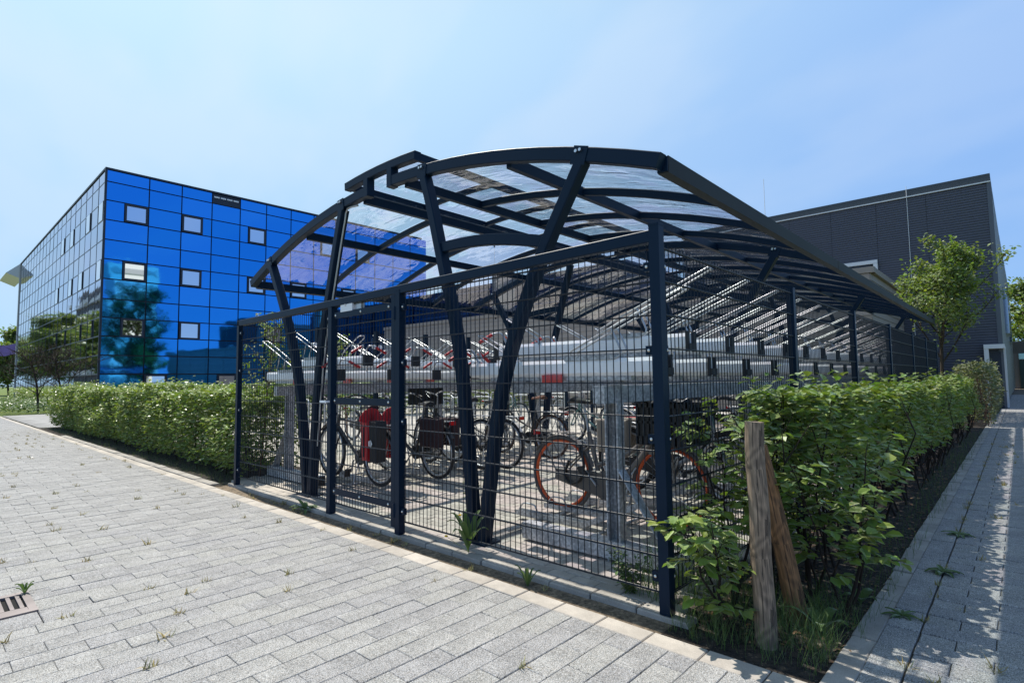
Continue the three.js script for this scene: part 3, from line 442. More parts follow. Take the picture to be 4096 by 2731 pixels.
    part('carrier', [t(V(0.56, 0.89, 0.09), V(0.60, 0.36, 0.075), 0.007), t(V(0.56, 0.89, -0.09), V(0.60, 0.36, -0.075), 0.007), t(V(0.46, 0.72, 0), V(0.60, 0.89, 0), 0.01)], FM, K);
  }
  if (o.pannier) for (const s of [-1, 1]) {
    const P = grp('pannier', B), [c1, c2] = o.pannier;
    const prof = (x0, x1, k) => new THREE.Shape([new THREE.Vector2(x0 + 0.03 * k, -0.38), new THREE.Vector2(x1 - 0.05 * k, -0.38), new THREE.Vector2(x1, 0.0), new THREE.Vector2(x1, 0.06), new THREE.Vector2(x0, 0.06), new THREE.Vector2(x0 - 0.01, 0.0)]);
    const ex = (x0, x1, dpt, k) => new THREE.ExtrudeGeometry(prof(x0, x1, k), { depth: dpt, bevelEnabled: true, bevelThickness: 0.025, bevelSize: 0.025, bevelSegments: 3 });
    part('bag', ex(-0.16, -0.03, 0.10, 0.6).translate(-0.64, 0.74, s > 0 ? 0.10 : -0.2), std({ color: rgb(...c2), roughness: 0.6 }), P);
    part('bag', ex(0.02, 0.14, 0.11, 0.8).translate(-0.64, 0.745, s > 0 ? 0.10 : -0.21), phy({ color: rgb(...c1), roughness: 0.42, clearcoat: 0.3 }), P);
    part('flap', [sweep(Array.from({ length: 7 }, (_, i) => { const a = i / 6 * Math.PI; return V(-0.60, 0.80 + Math.sin(a) * 0.08, s * 0.155 + Math.cos(a) * 0.07); }), rect(0.20, 0.014, 0.004), V(1, 0, 0))], phy({ color: rgb(...c1), roughness: 0.45 }), P);
    part('strap', box(0.02, 0.36, 0.006, -0.575, 0.57, s * 0.243), std({ color: rgb(...c2), roughness: 0.7 }), P);
    part('reflector', new THREE.CircleGeometry(0.045, 5).rotateY(s > 0 ? 0 : Math.PI).translate(-0.72, 0.56, s * 0.245), M.white, P);
  }
  if (o.bags) for (const s of [-1, 1]) { const b = part('saddle_bag', [new THREE.ExtrudeGeometry(new THREE.Shape([new THREE.Vector2(-0.17, -0.30), new THREE.Vector2(0.15, -0.30), new THREE.Vector2(0.17, 0.02), new THREE.Vector2(-0.18, 0.02)]), { depth: 0.09, bevelEnabled: true, bevelThickness: 0.02, bevelSize: 0.02, bevelSegments: 2 }).translate(-0.62, 0.76, s > 0 ? 0.08 : -0.19)], std({ color: rgb(...o.bags), roughness: 0.85 }), B); part('strap', box(0.03, 0.30, 0.004, -0.6, 0.62, s * 0.205), M.black, B); }
  if (o.text) { const g = new TextGeometry(o.text, { font, size: 0.036, depth: 0.002, curveSegments: 3 }); g.computeBoundingBox(); g.rotateZ(0.80).translate(0.115, 0.375, 0.0335); part('lettering', g, M.black, B); }
  return B;
}
const GREYBIKE = { frame: [0.15, 0.125, 0.105], rim: [0.62, 0.085, 0.012], guard: [0.20, 0.18, 0.165], case: [0.085, 0.075, 0.068], rackm: [0.16, 0.14, 0.12], basket: true, lock: true, chain: true, text: 'POUR L', wheel: 1.04, crank: 2.3, saddleH: 1.06, tyre: [0.10, 0.09, 0.085], darkbar: true };
bike('grey-brown bicycle with orange rims and a large black front crate', [-1.29, 0.05, -1.45], 0.0, GREYBIKE);
bike('silver bicycle with beige saddle bags just behind the orange-rimmed one', [-1.15, 0.09, -2.42], 0.0, { frame: [0.30, 0.30, 0.31], bags: [0.26, 0.23, 0.19], guard: [0.5, 0.5, 0.5], step: true });
bike('teal bicycle with red patterned bags in the near rack', [-1.45, 0.04, -3.18], -0.02, { frame: [0.06, 0.16, 0.15], bags: [0.32, 0.05, 0.045], saddleH: 1.0 });
bike('blue bicycle in the near rack behind the teal one', [-1.2, 0.08, -3.95], 0.0, { frame: [0.02, 0.05, 0.22], guard: [0.3, 0.3, 0.3] });
bike('black city bicycle deep in the near rack', [-1.3, 0.04, -5.1], 0.0, {});
bike('green bicycle deep in the near rack', [-1.2, 0.08, -6.3], 0.0, { frame: [0.05, 0.11, 0.06] });
bike('black electric bicycle with red roll-top panniers behind the gate', [-4.93, 0.035, -1.02], Math.PI, { frame: [0.018, 0.018, 0.02], pannier: [[0.50, 0.012, 0.02], [0.012, 0.012, 0.014]], step: false, case: [0.012, 0.012, 0.012], darkbar: true, saddleH: 0.96 });
bike('black bicycle with dark bags right behind the red-pannier one', [-4.75, 0.04, -1.80], Math.PI - 0.02, { frame: [0.02, 0.02, 0.022], bags: [0.03, 0.012, 0.014], guard: [0.02, 0.02, 0.02] });
bike('black bicycle with a black front crate in the far rack', [-4.7, 0.07, -2.55], Math.PI + 0.03, { basket: true, frame: [0.016, 0.015, 0.015] });
bike('black bicycle with a chipped white rear mudguard in the far rack', [-4.6, 0.04, -2.95], Math.PI, { guard: [0.62, 0.60, 0.56], frame: [0.02, 0.018, 0.018] });
bike('black bicycle with brown saddle and brown tyres in the far rack', [-4.65, 0.05, -4.1], Math.PI - 0.02, { saddle: [0.12, 0.045, 0.02], tyre: [0.07, 0.035, 0.022] });
bike('pale green bicycle at the back of the far rack', [-4.7, 0.04, -6.3], Math.PI, { frame: [0.16, 0.30, 0.26], saddle: [0.05, 0.03, 0.02], guard: [0.4, 0.4, 0.4] });
bike('slim pale blue bicycle at the far end of the far rack', [-4.75, 0.04, -7.9], Math.PI, { frame: [0.14, 0.24, 0.30] });

// steel hoops outside, behind the shelter
{
  const g = merge([tube([V(0, -0.03, 0), V(0, 0.75, 0), V(0.02, 0.86, 0), V(0.10, 0.9, 0), V(0.62, 0.9, 0), V(0.70, 0.86, 0), V(0.72, 0.75, 0), V(0.72, -0.03, 0)], 0.021, 8)]);
  const first = []; let k = 0;
  for (const [x, z0, n] of [[-9.9, -1.9, 17], [-13.2, -3.4, 15]]) for (let i = 0; i < n; i++) {
    const h = thing('bike_hoop', 'steel hoop stand on the plaza, ' + ORD[i] + ' from the front in the ' + (x > -11 ? 'nearer' : 'farther') + ' row', 'bike stand', [x, -0.03, z0 - i * 0.85], 0, x > -11 ? 'nearer row of hoop stands' : 'farther row of hoop stands');
    part('hoop', g, M.galv, h); part('cross_bar', rod(V(0, 0.52, 0), V(0.72, 0.52, 0), 0.014, 6), M.galv, h);
  }
  for (const [x, z, c, l] of [[-9.5, -3.9, [0.03, 0.03, 0.03], 'dark bicycle parked at the outdoor hoop stands nearest the left rack'], [-9.4, -8.4, [0.05, 0.12, 0.12], 'dark teal bicycle parked at the outdoor hoop stands'], [-12.8, -9.6, [0.02, 0.02, 0.03], 'black bicycle parked at the farther row of hoop stands'], [-9.6, -12.0, [0.1, 0.1, 0.12], 'grey bicycle parked at the far end of the hoop stands']]) bike(l, [x, -0.03, z - 0.2], 0.0, { frame: c });
}

// ------------------------------------------------------------ foliage tools
const leafG = (w, l, bend = 0.12) => { const P = []; const b = [0, 0, 0], t = [0, -bend * l, l], ml = [-w / 2, 0.06 * l, 0.42 * l], mr = [w / 2, 0.06 * l, 0.42 * l], c = [0, -0.02 * l, 0.45 * l], ul = [-w * 0.36, 0.02 * l, 0.74 * l], ur = [w * 0.36, 0.02 * l, 0.74 * l]; for (const q of [[b, ml, c], [b, c, mr], [ml, ul, c], [c, ur, mr], [ul, t, c], [c, t, ur]]) for (const p of q) P.push(...p); return tris(P); };
const dummy = new THREE.Object3D(), colr = new THREE.Color();
function scatter(name, geo, mat, items, parent, tint = 0.25) {   // items: [x,y,z,ry,rx,rz,scale, toneShift]
  const m = new THREE.InstancedMesh(geo, mat, items.length); m.name = name;
  items.forEach((q, i) => { dummy.position.set(q[0], q[1], q[2]); dummy.rotation.set(q[4], q[3], q[5], 'YXZ'); dummy.scale.setScalar(q[6]); dummy.updateMatrix(); m.setMatrixAt(i, dummy.matrix); const v = 1 + R(-tint, tint), w = R(-0.22, 0.22); colr.setRGB(clamp(v * (1 + w), 0, 1.6), clamp(v, 0, 1.6), clamp(v * (1 - w), 0, 1.6)); m.setColorAt(i, colr); });
  m.castShadow = m.receiveShadow = true; m.userData.kind = 'stuff'; parent.add(m); return m;
}
// hedge: leafy shell round a box-like body along one axis
function hedge(name, label, axis, a0, a1, b0, b1, h, dens, o = {}) {
  const H = thing(name, label, 'hedge'), items = [], L = Math.abs(a1 - a0), stems = [], len = o.leaf ?? 0.072;
  const bump = (a, q) => (fbm(a * 0.9 + 50, q * 2 + 50, 4096, 3) - 0.5);
  const n = Math.round(L * (h * 2 + (b1 - b0)) * dens), cb = (b0 + b1) / 2, hb = (b1 - b0) / 2;
  for (let i = 0; i < n; i++) {
    const a = a0 + (a1 - a0) * rnd(), hh = h * (1 + bump(a, 3) * 0.22 + (rnd() < 0.06 ? R(0, 0.14) : 0)) * (o.taper ? o.taper(a) : 1), y0 = (o.bare ?? 0.06) * (1 + bump(a, 9) * 1.5);
    let y, b; const face = rnd();
    if (face < 0.30) { y = hh - Math.pow(rnd(), 2) * 0.25; b = cb + R(-1, 1) * hb * 0.78; }
    else { y = y0 + (hh - y0) * (o.topHeavy ? Math.pow(rnd(), 0.7) : rnd()); const s = rnd() < 0.5 ? -1 : 1, depth = Math.pow(rnd(), 1.7) * hb * 1.05; b = cb + s * (hb * (1 + bump(a + s * 7, y) * 0.55) * (0.74 + 0.26 * Math.sin(Math.PI * clamp(y / hh, 0, 1))) - depth); }
    const yaw = R(0, 6.28), it = axis === 'x' ? [a, y, b] : [b, y, a];
    items.push([...it, yaw, R(-0.6, 0.55), R(-0.5, 0.5), R(0.65, 1.3) * len]);
  }
  if (o.sprigs) for (let k = 0; k < o.sprigs; k++) { const a = a0 + (a1 - a0) * rnd(), top = h * (0.97 + bump(a, 3) * 0.22), hgt = R(0.05, 0.22), b = cb + R(-0.8, 0.8) * hb, lx = R(-0.08, 0.08); const P = (t) => axis === 'x' ? V(a + lx * t, top + hgt * t, b) : V(b + lx * t, top + hgt * t, a); stems.push(rod(P(-0.5), P(1), 0.0025, 4, 0.001)); for (let j = 0; j < 7; j++) { const p = P(j / 6); items.push([p.x, p.y, p.z, R(0, 6.28), R(-0.7, 0.2), R(-0.3, 0.3), R(0.6, 1.1) * len]); } }
  const lg = leafG(0.66, 1); scatter('leaves', lg, o.mat ?? LEAF.beech, items, H);
  const ns = Math.round(L * (o.stems ?? 5));
  for (let i = 0; i < ns; i++) { const a = a0 + (a1 - a0) * (i + R(0.1, 0.9)) / ns, b = cb + R(-0.7, 0.7) * hb; let p = V(axis === 'x' ? a : b, -0.06, axis === 'x' ? b : a), r = R(0.007, 0.013); const pts = [p.clone()]; for (let k = 0; k < 5; k++) { p = p.clone().add(V(R(-0.09, 0.09), h / 5.4, R(-0.09, 0.09))); pts.push(p.clone()); } stems.push(sweep(pts, ngon(r, 5), V(0.3, 0.05, 1).normalize(), false, (k) => 1 - 0.75 * k)); for (let k = 0; k < 4; k++) { const q = pts[1 + (rnd() * 4 | 0)]; stems.push(rod(q, q.clone().add(V(R(-0.22, 0.22), R(0.1, 0.4), R(-0.22, 0.22))), r * 0.45, 4, 0.0015)); } }
  part('stems', stems, o.bark ?? BARK.dark, H).userData.kind = 'stuff';
  return H;
}
hedge('hedge', 'clipped green beech hedge left of the shelter along the paved square', 'x', -6.42, -21.8, -1.12, -0.07, 1.22, 1150, { bare: 0.07, sprigs: 90, stems: 6 });
hedge('hedge', 'leafy beech hedge along the side fence beside the path', 'z', -0.75, -15.6, 0.08, 0.72, 1.19, 760, { bare: 0.34, topHeavy: true, sprigs: 40, stems: 9, bark: BARK.dark });
hedge('hedge', 'green hedge behind the rows of hoop stands on the plaza', 'z', -1.5, -18.5, -17.9, -16.7, 1.3, 260, { leaf: 0.11, stems: 2 });
hedge('hedge', 'low green hedge in front of the glass office at the far left', 'x', -42, -62, -4.0, -2.6, 1.0, 60, { leaf: 0.16, stems: 1 });
hedge('shrub', 'reddish-leaved shrub at the far end of the side hedge', 'z', -15.9, -23.5, 0.12, 1.05, 1.55, 230, { leaf: 0.085, mat: LEAF.redleaf, sprigs: 60, stems: 5, bark: BARK.red });
// loose young beech plants at the near end of the side hedge
function beech(label, x, z, h, n, spread, lean = [0, 0]) {
  const T = thing('beech_sapling', label, 'plant', [x, -0.035, z]), st = [], items = [];
  for (let s = 0; s < 3; s++) {
    let p = V(R(-0.03, 0.03), 0, R(-0.03, 0.03)); const pts = [p]; const dx = R(-0.06, 0.06) + lean[0], dz = R(-0.06, 0.06) + lean[1];
    for (let k = 0; k < 6; k++) { p = p.clone().add(V(dx + R(-0.03, 0.03), h / 6, dz + R(-0.03, 0.03))); pts.push(p); }
    st.push(sweep(pts, ngon(0.011 - s * 0.002, 6), V(0.3, 0.05, 1).normalize(), false, (k) => 1 - 0.8 * k));
    for (let k = 0; k < n / 3; k++) { const i = 1.2 + Math.pow(rnd(), 0.8) * 4.7, q = pts[i | 0].clone().lerp(pts[Math.min(6, (i | 0) + 1)], i % 1), a = R(0, 6.28), l = R(0.3, 1) * spread, e = q.clone().add(V(Math.cos(a) * l, R(-0.02, 0.14), Math.sin(a) * l)); st.push(rod(q, e, 0.0028, 4, 0.001)); for (let j = 0; j < 8; j++) { const t = q.clone().lerp(e, 0.25 + 0.75 * j / 7); items.push([t.x + R(-0.012, 0.012), t.y + R(-0.01, 0.01), t.z + R(-0.012, 0.012), -a + Math.PI / 2 + (j % 2 ? 0.8 : -0.8) + R(-0.4, 0.4), R(-0.25, 0.45), R(-0.5, 0.5), R(0.05, 0.092)]); } }
  }
  part('stems', st, BARK.dark, T); scatter('leaves', leafG(0.68, 1), LEAF.beech, items, T);
}
beech('young beech plant between the corner post and the weathered stake', 0.30, -0.10, 0.62, 36, 0.20, [-0.01, 0.02]);
beech('young beech plant behind the weathered stake against the mesh', 0.22, -0.45, 1.14, 54, 0.24);
beech('young beech plant just right of the leaning brown stake', 0.74, -0.66, 0.95, 40, 0.20, [-0.005, 0.0]);
beech('young beech plant at the start of the side hedge beside the path', 0.52, -0.78, 1.18, 56, 0.26);
beech('tall thin beech whip growing against the fence behind the stakes', 0.30, -0.85, 1.25, 50, 0.24);

// stakes
{
  const a = thing('stake', 'weathered grey round wooden stake at the corner of the hedge', 'stake', [0.515, -0.04, -0.06]); a.rotation.z = 0.012; a.rotation.x = 0.01;
  const sp = []; for (let i = 0; i <= 10; i++) sp.push(V(0.004 * Math.sin(i * 1.3), i * 0.114, 0.004 * Math.cos(i * 0.9)));
  part('pole', sweep(sp, ngon(0.050, 14).map(([u, v], i) => [u * (1 + 0.03 * Math.sin(i * 2.1)), v]), V(0, 0, 1), true, (t) => 1.08 - 0.14 * t), M.wood, a);
  const b = thing('stake', 'brown split wooden stake leaning behind the weathered one', 'stake', [0.56, -0.04, -0.46]);
  const bp = []; for (let i = 0; i <= 8; i++) bp.push(V(-0.13 * (i / 8), i * 0.123, 0.10 * (i / 8)));
  part('pole', sweep(bp, ngon(0.052, 12), V(0, 0, 1), true, (t) => 1.1 - 0.5 * Math.pow(t, 2.2)), M.woodBrown, b);
}
// horsetail and grass round the corner and along the bed, weeds in the joints
{
  const blade = tris([[-0.5, 0, 0], [0.5, 0, 0], [0.3, 0.55, 0.08], [-0.5, 0, 0], [0.3, 0.55, 0.08], [-0.3, 0.55, 0.08], [-0.3, 0.55, 0.08], [0.3, 0.55, 0.08], [0, 1, 0.28]].flat());
  const thin = blade.clone().scale(0.014, 1, 1.6);
  const tuft = (n, fx, fz, h0, h1, it) => { for (let i = 0; i < n; i++) it.push([fx(), -0.035, fz(), R(0, 6.28), R(-0.25, 0.35), R(-0.35, 0.35), R(h0, h1)]); };
  const it = [];
  for (let k = 0; k < 64; k++) { const cx = R(0.08, 0.8), cz = R(-0.8, 0.14), sp = R(0.02, 0.07); tuft(26, () => cx + R(-sp, sp), () => cz + R(-sp, sp), 0.05, 0.24, it); } tuft(330, () => R(0.05, 0.8), () => R(-0.75, 0.16), 0.04, 0.14, it);
  for (let i = 0; i < 1500; i++) it.push([R(0.62, 0.9), -0.035, -0.4 - Math.pow(rnd(), 1.4) * 13, R(0, 6.28), R(-0.3, 0.3), R(-0.3, 0.3), R(0.04, 0.2)]);
  for (let i = 0; i < 700; i++) it.push([R(-0.32, 0.04), 0.0, R(-1.2, -0.1), R(0, 6.28), R(-0.3, 0.3), R(-0.3, 0.3), R(0.08, 0.36)]);
  const g1 = scatter('grass', thin, LEAF.weed, it, scene, 0.3); g1.name = 'grass'; g1.userData = { kind: 'stuff', label: 'horsetail and grass round the stakes and along the hedge bed', category: 'grass' };
  const it2 = []; for (let i = 0; i < 2600; i++) it2.push([-6.4 - Math.pow(rnd(), 1.3) * 15.4, -0.035, R(-0.3, 0.09), R(0, 6.28), R(-0.5, 0.5), R(-0.4, 0.4), R(0.03, 0.14)]);
  for (let i = 0; i < 2600; i++) it2.push([R(-9.4, -6.5), -0.03, R(-2.6, -1.3) - Math.pow(rnd(), 2) * 5, R(0, 6.28), R(-0.5, 0.5), R(-0.4, 0.4), R(0.04, 0.2)]);
  const g2 = scatter('grass', thin, LEAF.weed, it2, scene, 0.4); g2.name = 'grass_001'; g2.userData = { kind: 'stuff', label: 'rough grass at the foot of the left hedge and beyond the far screens', category: 'grass' };
  // small tufts in paving joints
  const it3 = []; const tf = (x, z, s) => { for (let i = 0; i < 16; i++) it3.push([x + R(-0.02, 0.02), -0.032, z + R(-0.03, 0.03), R(0, 6.28), R(-1.1, 1.1), R(-0.6, 0.6), R(0.02, 0.06) * s]); };
  for (let i = 0; i < 150; i++) tf(0.02 - 0.15 * Math.round(2 + Math.pow(rnd(), 0.8) * 130), 0.33 + 0.15 * Math.round(Math.pow(rnd(), 1.2) * 16), R(0.5, 1.2));
  for (let i = 0; i < 60; i++) tf(rnd() < 0.5 ? 1.083 : R(1.2, 1.6), 0.1 - Math.pow(rnd(), 1.2) * 14, R(0.6, 1.4));
  for (let i = 0; i < 16; i++) tf(R(-6, 0), R(0.05, 0.18), R(0.6, 1.2));
  const g3 = scatter('grass', blade.clone().scale(0.14, 1, 1.6), LEAF.dry, it3, scene, 0.4); g3.name = 'grass_002'; g3.userData = { kind: 'stuff', label: 'small dry tufts in the joints of the paving', category: 'grass' };

  // leafy weeds
  const strip = (L, w, lift, droop, n = 6) => { const P = [], pt = (t, s) => [s * w * 0.5 * Math.sin(Math.PI * Math.pow(t, 0.75)) + 0, lift * L * Math.sin(t * 1.5) - droop * t * t * L, t * L * 0.8]; for (let i = 0; i < n; i++) { const a = i / n, b = (i + 1) / n; for (const s of [-1, 1]) { const q = [[0, pt(a, 0)[1] - 0.006, pt(a, 0)[2]], pt(a, s), pt(b, s), [0, pt(b, 0)[1] - 0.006, pt(b, 0)[2]]]; for (const k of [0, 1, 2, 0, 2, 3]) P.push(...q[k]); } } return tris(P); };
  function weed(label, x, y, z, leaves, lift, L, w, o = {}) {
    const T = thing('weed', label, 'weed', [x, y, z]);
    for (let i = 0; i < leaves; i++) { const l = part('leaf', strip(L * R(0.7, 1.15), w * R(0.8, 1.2), lift * R(0.7, 1.2), R(0.1, 0.5)), o.mat ?? LEAF.weed, T); l.rotation.y = i / leaves * 6.28 + R(-0.3, 0.3); if (o.stem) l.position.y = o.stem * (i / leaves); }
    if (o.stem) part('stem', rod(V(0, 0, 0), V(0.01, o.stem * 1.05, 0), 0.004, 5, 0.002), LEAF.weed, T);
    if (o.flower) for (const [fx, fy, fz] of o.flower) { part('stalk', rod(V(0, 0, 0), V(fx, fy, fz), 0.002, 4), LEAF.weed, T); part('flower', new THREE.SphereGeometry(0.015, 8, 5).scale(1, 0.5, 1).translate(fx, fy, fz), std({ color: rgb(0.8, 0.5, 0.01), roughness: 0.8 }), T); }
    return T;
  }
  weed('tall-leaved dock growing at the foot of the near strut pair', -1.70, 0, -0.04, 9, 1.3, 0.26, 0.05, { stem: 0.12, flower: [[-0.22, 0.09, 0.04], [-0.12, 0.26, -0.02]] });
  weed('low dandelion rosette in front of the fence left of the gate', -4.15, -0.02, 0.05, 16, 0.45, 0.2, 0.045);
  weed('broad-leaved dock in the bed in front of the side hedge', 0.68, -0.035, -0.42, 5, 0.9, 0.20, 0.06);
  weed('broad-leaved weed by the edge stones of the path', 0.76, -0.035, -1.0, 5, 0.7, 0.17, 0.05);
  weed('flat weed in the path joint beside the hedge', 1.08, -0.02, -1.9, 10, 0.3, 0.13, 0.04);
  weed('flat weed in the path joint farther up the path', 1.09, -0.02, -3.1, 10, 0.3, 0.14, 0.04);
  weed('flat weed lying on the path stretcher row near the front', 0.98, -0.02, -0.9, 9, 0.2, 0.13, 0.03);
  weed('grassy sprig in the sand strip in front of the near panel', -0.95, -0.045, 0.12, 8, 1.4, 0.11, 0.02);
  weed('sprig of weed beside the drain grate', -3.36, -0.03, 2.40, 9, 1.3, 0.075, 0.014);
  // airy flowering weed inside the fence, left of the strut pair
  for (const [l, x, z, n, h] of [['airy yellow-green ragwort inside the fence left of the near struts', -2.12, -0.45, 10, 0.5], ['bushy mugwort clump at the inside of the corner post', -0.34, -0.16, 16, 0.30], ['low weed clump inside the fence beside the near struts', -1.98, -0.42, 8, 0.2]]) {
    const T = thing('weed', l, 'weed', [x, 0, z]), st = [], li = []; for (let i = 0; i < n; i++) { const e = V(R(-0.16, 0.16), h * R(0.6, 1.1), R(-0.12, 0.12)); st.push(rod(V(R(-0.02, 0.02), 0, R(-0.02, 0.02)), e, 0.0025, 4, 0.001)); for (let j = 0; j < 26; j++) { const t = Math.pow(rnd(), 0.9); li.push([e.x * t + R(-0.02, 0.02), e.y * t, e.z * t + R(-0.02, 0.02), R(0, 6.28), R(-0.6, 0.6), R(-0.5, 0.5), R(0.02, 0.055) * (1.2 - 0.5 * t)]); } } part('stems', st, LEAF.weed, T); scatter('leaves', leafG(0.5, 1), LEAF.weed, li, T, 0.35);
  }
  // fallen leaf litter on the soil
  const it4 = []; for (let i = 0; i < 900; i++) it4.push([R(0.08, 0.85), -0.03, -0.1 - Math.pow(rnd(), 1.4) * 8, R(0, 6.28), R(-0.2, 0.2), R(-0.3, 0.3), R(0.02, 0.05)]);
  const g4 = scatter('leaf_litter', leafG(0.6, 1), std({ color: rgb(0.16, 0.10, 0.06), roughness: 1, side: THREE.DoubleSide }), it4, scene, 0.4); g4.userData = { kind: 'stuff', label: 'brown fallen leaves on the soil under the side hedge', category: 'leaf litter' };
}
// drain
{
  const D = thing('drain_grate', 'cast iron drain grate set in the paving at the lower left', 'drain', [-3.17, -0.03, 2.58]);
  const iron = std({ color: rgb(0.34, 0.29, 0.28), roughness: 0.6, metalness: 0.3, map: stain });
  part('pit', box(0.40, 0.01, 0.36, 0, -0.018, 0), std({ color: rgb(0.006, 0.006, 0.006), roughness: 1 }), D);
  part('frame', [box(0.05, 0.02, 0.40, 0.205, -0.004, 0), box(0.05, 0.02, 0.40, -0.205, -0.004, 0), box(0.36, 0.02, 0.04, 0, -0.004, 0.18), box(0.36, 0.02, 0.04, 0, -0.004, -0.18), box(0.07, 0.016, 0.32, 0.145, -0.006, 0)], iron, D);
  for (let i = 0; i < 7; i++) part('bar', box(0.29, 0.014, 0.02, -0.035, -0.004, -0.138 + i * 0.046), iron, D);
}

// ------------------------------------------------------------ trees
function tree(name, label, x, z, h, o) {
  const T = thing(name, label, 'tree', [x, o.y ?? -0.05, z], 0, o.group), wood = [], tips = [];
  const grow = (p, d, L, r, lv) => {
    const pts = [p]; let q = p, dir = d.clone(); const n = 4;
    for (let i = 0; i < n; i++) { dir = dir.clone().add(V(R(-1, 1), R(-0.4, 0.6) * (o.up ?? 1), R(-1, 1)).multiplyScalar(0.12 + 0.05 * lv)).normalize(); q = q.clone().addScaledVector(dir, L / n); pts.push(q); if (lv > 0) tips.push([q, lv]); }
    wood.push(sweep(pts, ngon(r, lv < 1 ? 8 : lv < 2 ? 5 : 4), V(0.31, 0.1, 0.94).normalize(), false, (t) => 1 - (lv ? 0.7 : 0.45) * t));
    if (lv >= o.levels) return;
    const kids = o.kids[lv];
    for (let k = 0; k < kids; k++) { const t = lv === 0 ? o.clear + (1 - o.clear) * (k + rnd()) / kids : R(0.3, 1), i = Math.min(n - 1, t * n | 0), s = pts[i].clone().lerp(pts[i + 1], t * n - i), a = k * 2.4 + R(-0.5, 0.5), ax = V(Math.cos(a), o.rise * R(0.5, 1.4), Math.sin(a)).normalize(), nd = dir.clone().multiplyScalar(0.35).add(ax).normalize(); grow(s, nd, (lv === 0 ? o.limb * (1.25 - 0.75 * (t - o.clear) / (1 - o.clear)) : L * 0.6) * R(0.7, 1.15), r * (lv === 0 ? 0.45 : 0.55), lv + 1); }
  };
  grow(V(0, 0, 0), V(R(-0.05, 0.05), 1, R(-0.05, 0.05)).normalize(), h * (o.trunk ?? 0.9), o.r, 0);
  part('trunk', wood, o.bark ?? BARK.grey, T);
  if (o.leaves) { const it = [], per = Math.max(1, Math.round(o.leaves / tips.length)); for (const [p] of tips) for (let i = 0; i < per; i++) { const s = o.clump; it.push([p.x + R(-s, s), p.y + R(-s, s) * 0.8, p.z + R(-s, s), R(0, 6.28), R(-0.9, 0.9), R(-0.8, 0.8), R(0.7, 1.3) * o.leaf]); } scatter('crown', leafG(0.62, 1), o.mat ?? LEAF.tree, it, T, 0.3); }
  return T;
}
tree('tree', 'slender light green tree in front of the dark ribbed building', -0.08, -17.0, 5.0, { levels: 3, kids: [15, 4, 4], clear: 0.34, rise: 0.75, limb: 1.5, r: 0.055, leaves: 7200, leaf: 0.10, clump: 0.17, trunk: 0.9 });
tree('bare_tree', 'leafless brown ornamental tree in the green bed by the glass office', -36.5, -1.6, 3.6, { levels: 3, kids: [12, 6, 5], clear: 0.28, rise: 0.35, limb: 1.9, r: 0.06, bark: BARK.grey, trunk: 0.75 });
tree('bare_tree', 'second leafless tree farther right in front of the glass office wall', -36.7, -2.6, 3.8, { levels: 3, kids: [12, 6, 5], clear: 0.28, rise: 0.35, limb: 2.0, r: 0.06, bark: BARK.grey, trunk: 0.75 });
tree('sapling', 'thin sapling with pale leaves rising behind the left fence post', -6.75, -0.55, 2.55, { levels: 1, kids: [13], clear: 0.32, rise: 1.7, limb: 0.8, r: 0.014, leaves: 520, leaf: 0.06, clump: 0.075, trunk: 0.9, bark: BARK.red });
tree('sapling', 'small bright sapling beyond the far rack seen through the fence', -8.9, -3.3, 2.3, { levels: 1, kids: [9], clear: 0.3, rise: 1.2, limb: 0.6, r: 0.014, leaves: 420, leaf: 0.075, clump: 0.10, trunk: 0.9, bark: BARK.red });
for (const [x, z, h, l] of [[-112, -8.2, 10, 'bushy green tree at the left edge beyond the glass office'], [-104, -6.4, 6.5, 'lower light green tree at the left edge beyond the glass office'], [-128, -13, 12, 'taller green tree far behind the left edge']]) tree('leafy_tree', l, x, z, h, { levels: 2, kids: [14, 6], clear: 0.15, rise: 0.5, limb: h * 0.36, r: h * 0.02, leaves: 7000, leaf: 0.42, clump: 0.7, trunk: 0.9, group: 'trees at the left edge' });
for (const [x, z, h, l] of [[3.6, -78, 11, 'green tree rising beyond the end of the path'], [8.5, -84, 13, 'tall green tree at the right edge beyond the path']]) tree('leafy_tree', l, x, z, h, { levels: 2, kids: [14, 6], clear: 0.15, rise: 0.5, limb: h * 0.36, r: h * 0.02, leaves: 6000, leaf: 0.4, clump: 0.65, trunk: 0.9 });
// trees outside the frame that the glass office mirrors
for (const [x, z, h, l, d] of [[25, -21, 17, 'broad dark tree mirrored in the glass office', 1], [27, -35, 7, 'small dark tree mirrored in the glass office', 1], [40, -27, 9, 'round green tree mirrored low in the glass office', 0], [42, -44, 8, 'low green tree mirrored low in the glass office', 0]]) tree('leafy_tree', l, x, z, h, { levels: 2, kids: [16, 6], clear: 0.12, rise: 0.42, limb: h * 0.36, r: h * 0.022, leaves: 6500, leaf: 0.42, clump: 0.6, trunk: 0.92, mat: d ? LEAF.dark : LEAF.tree });
for (let i = 0; i < 6; i++) tree('leafy_tree', ['first', 'second', 'third', 'fourth', 'fifth', 'sixth'][i] + ' green tree of the row mirrored in the long glass wall, counted from the square', -118 - i * 22, 10 + (i % 2) * 5, 12 + (i % 3) * 2, { levels: 2, kids: [12, 5], clear: 0.12, rise: 0.45, limb: 6.5, r: 0.25, leaves: 5000, leaf: 0.9, clump: 1.4, trunk: 0.9, group: 'tree row opposite the glass office' });

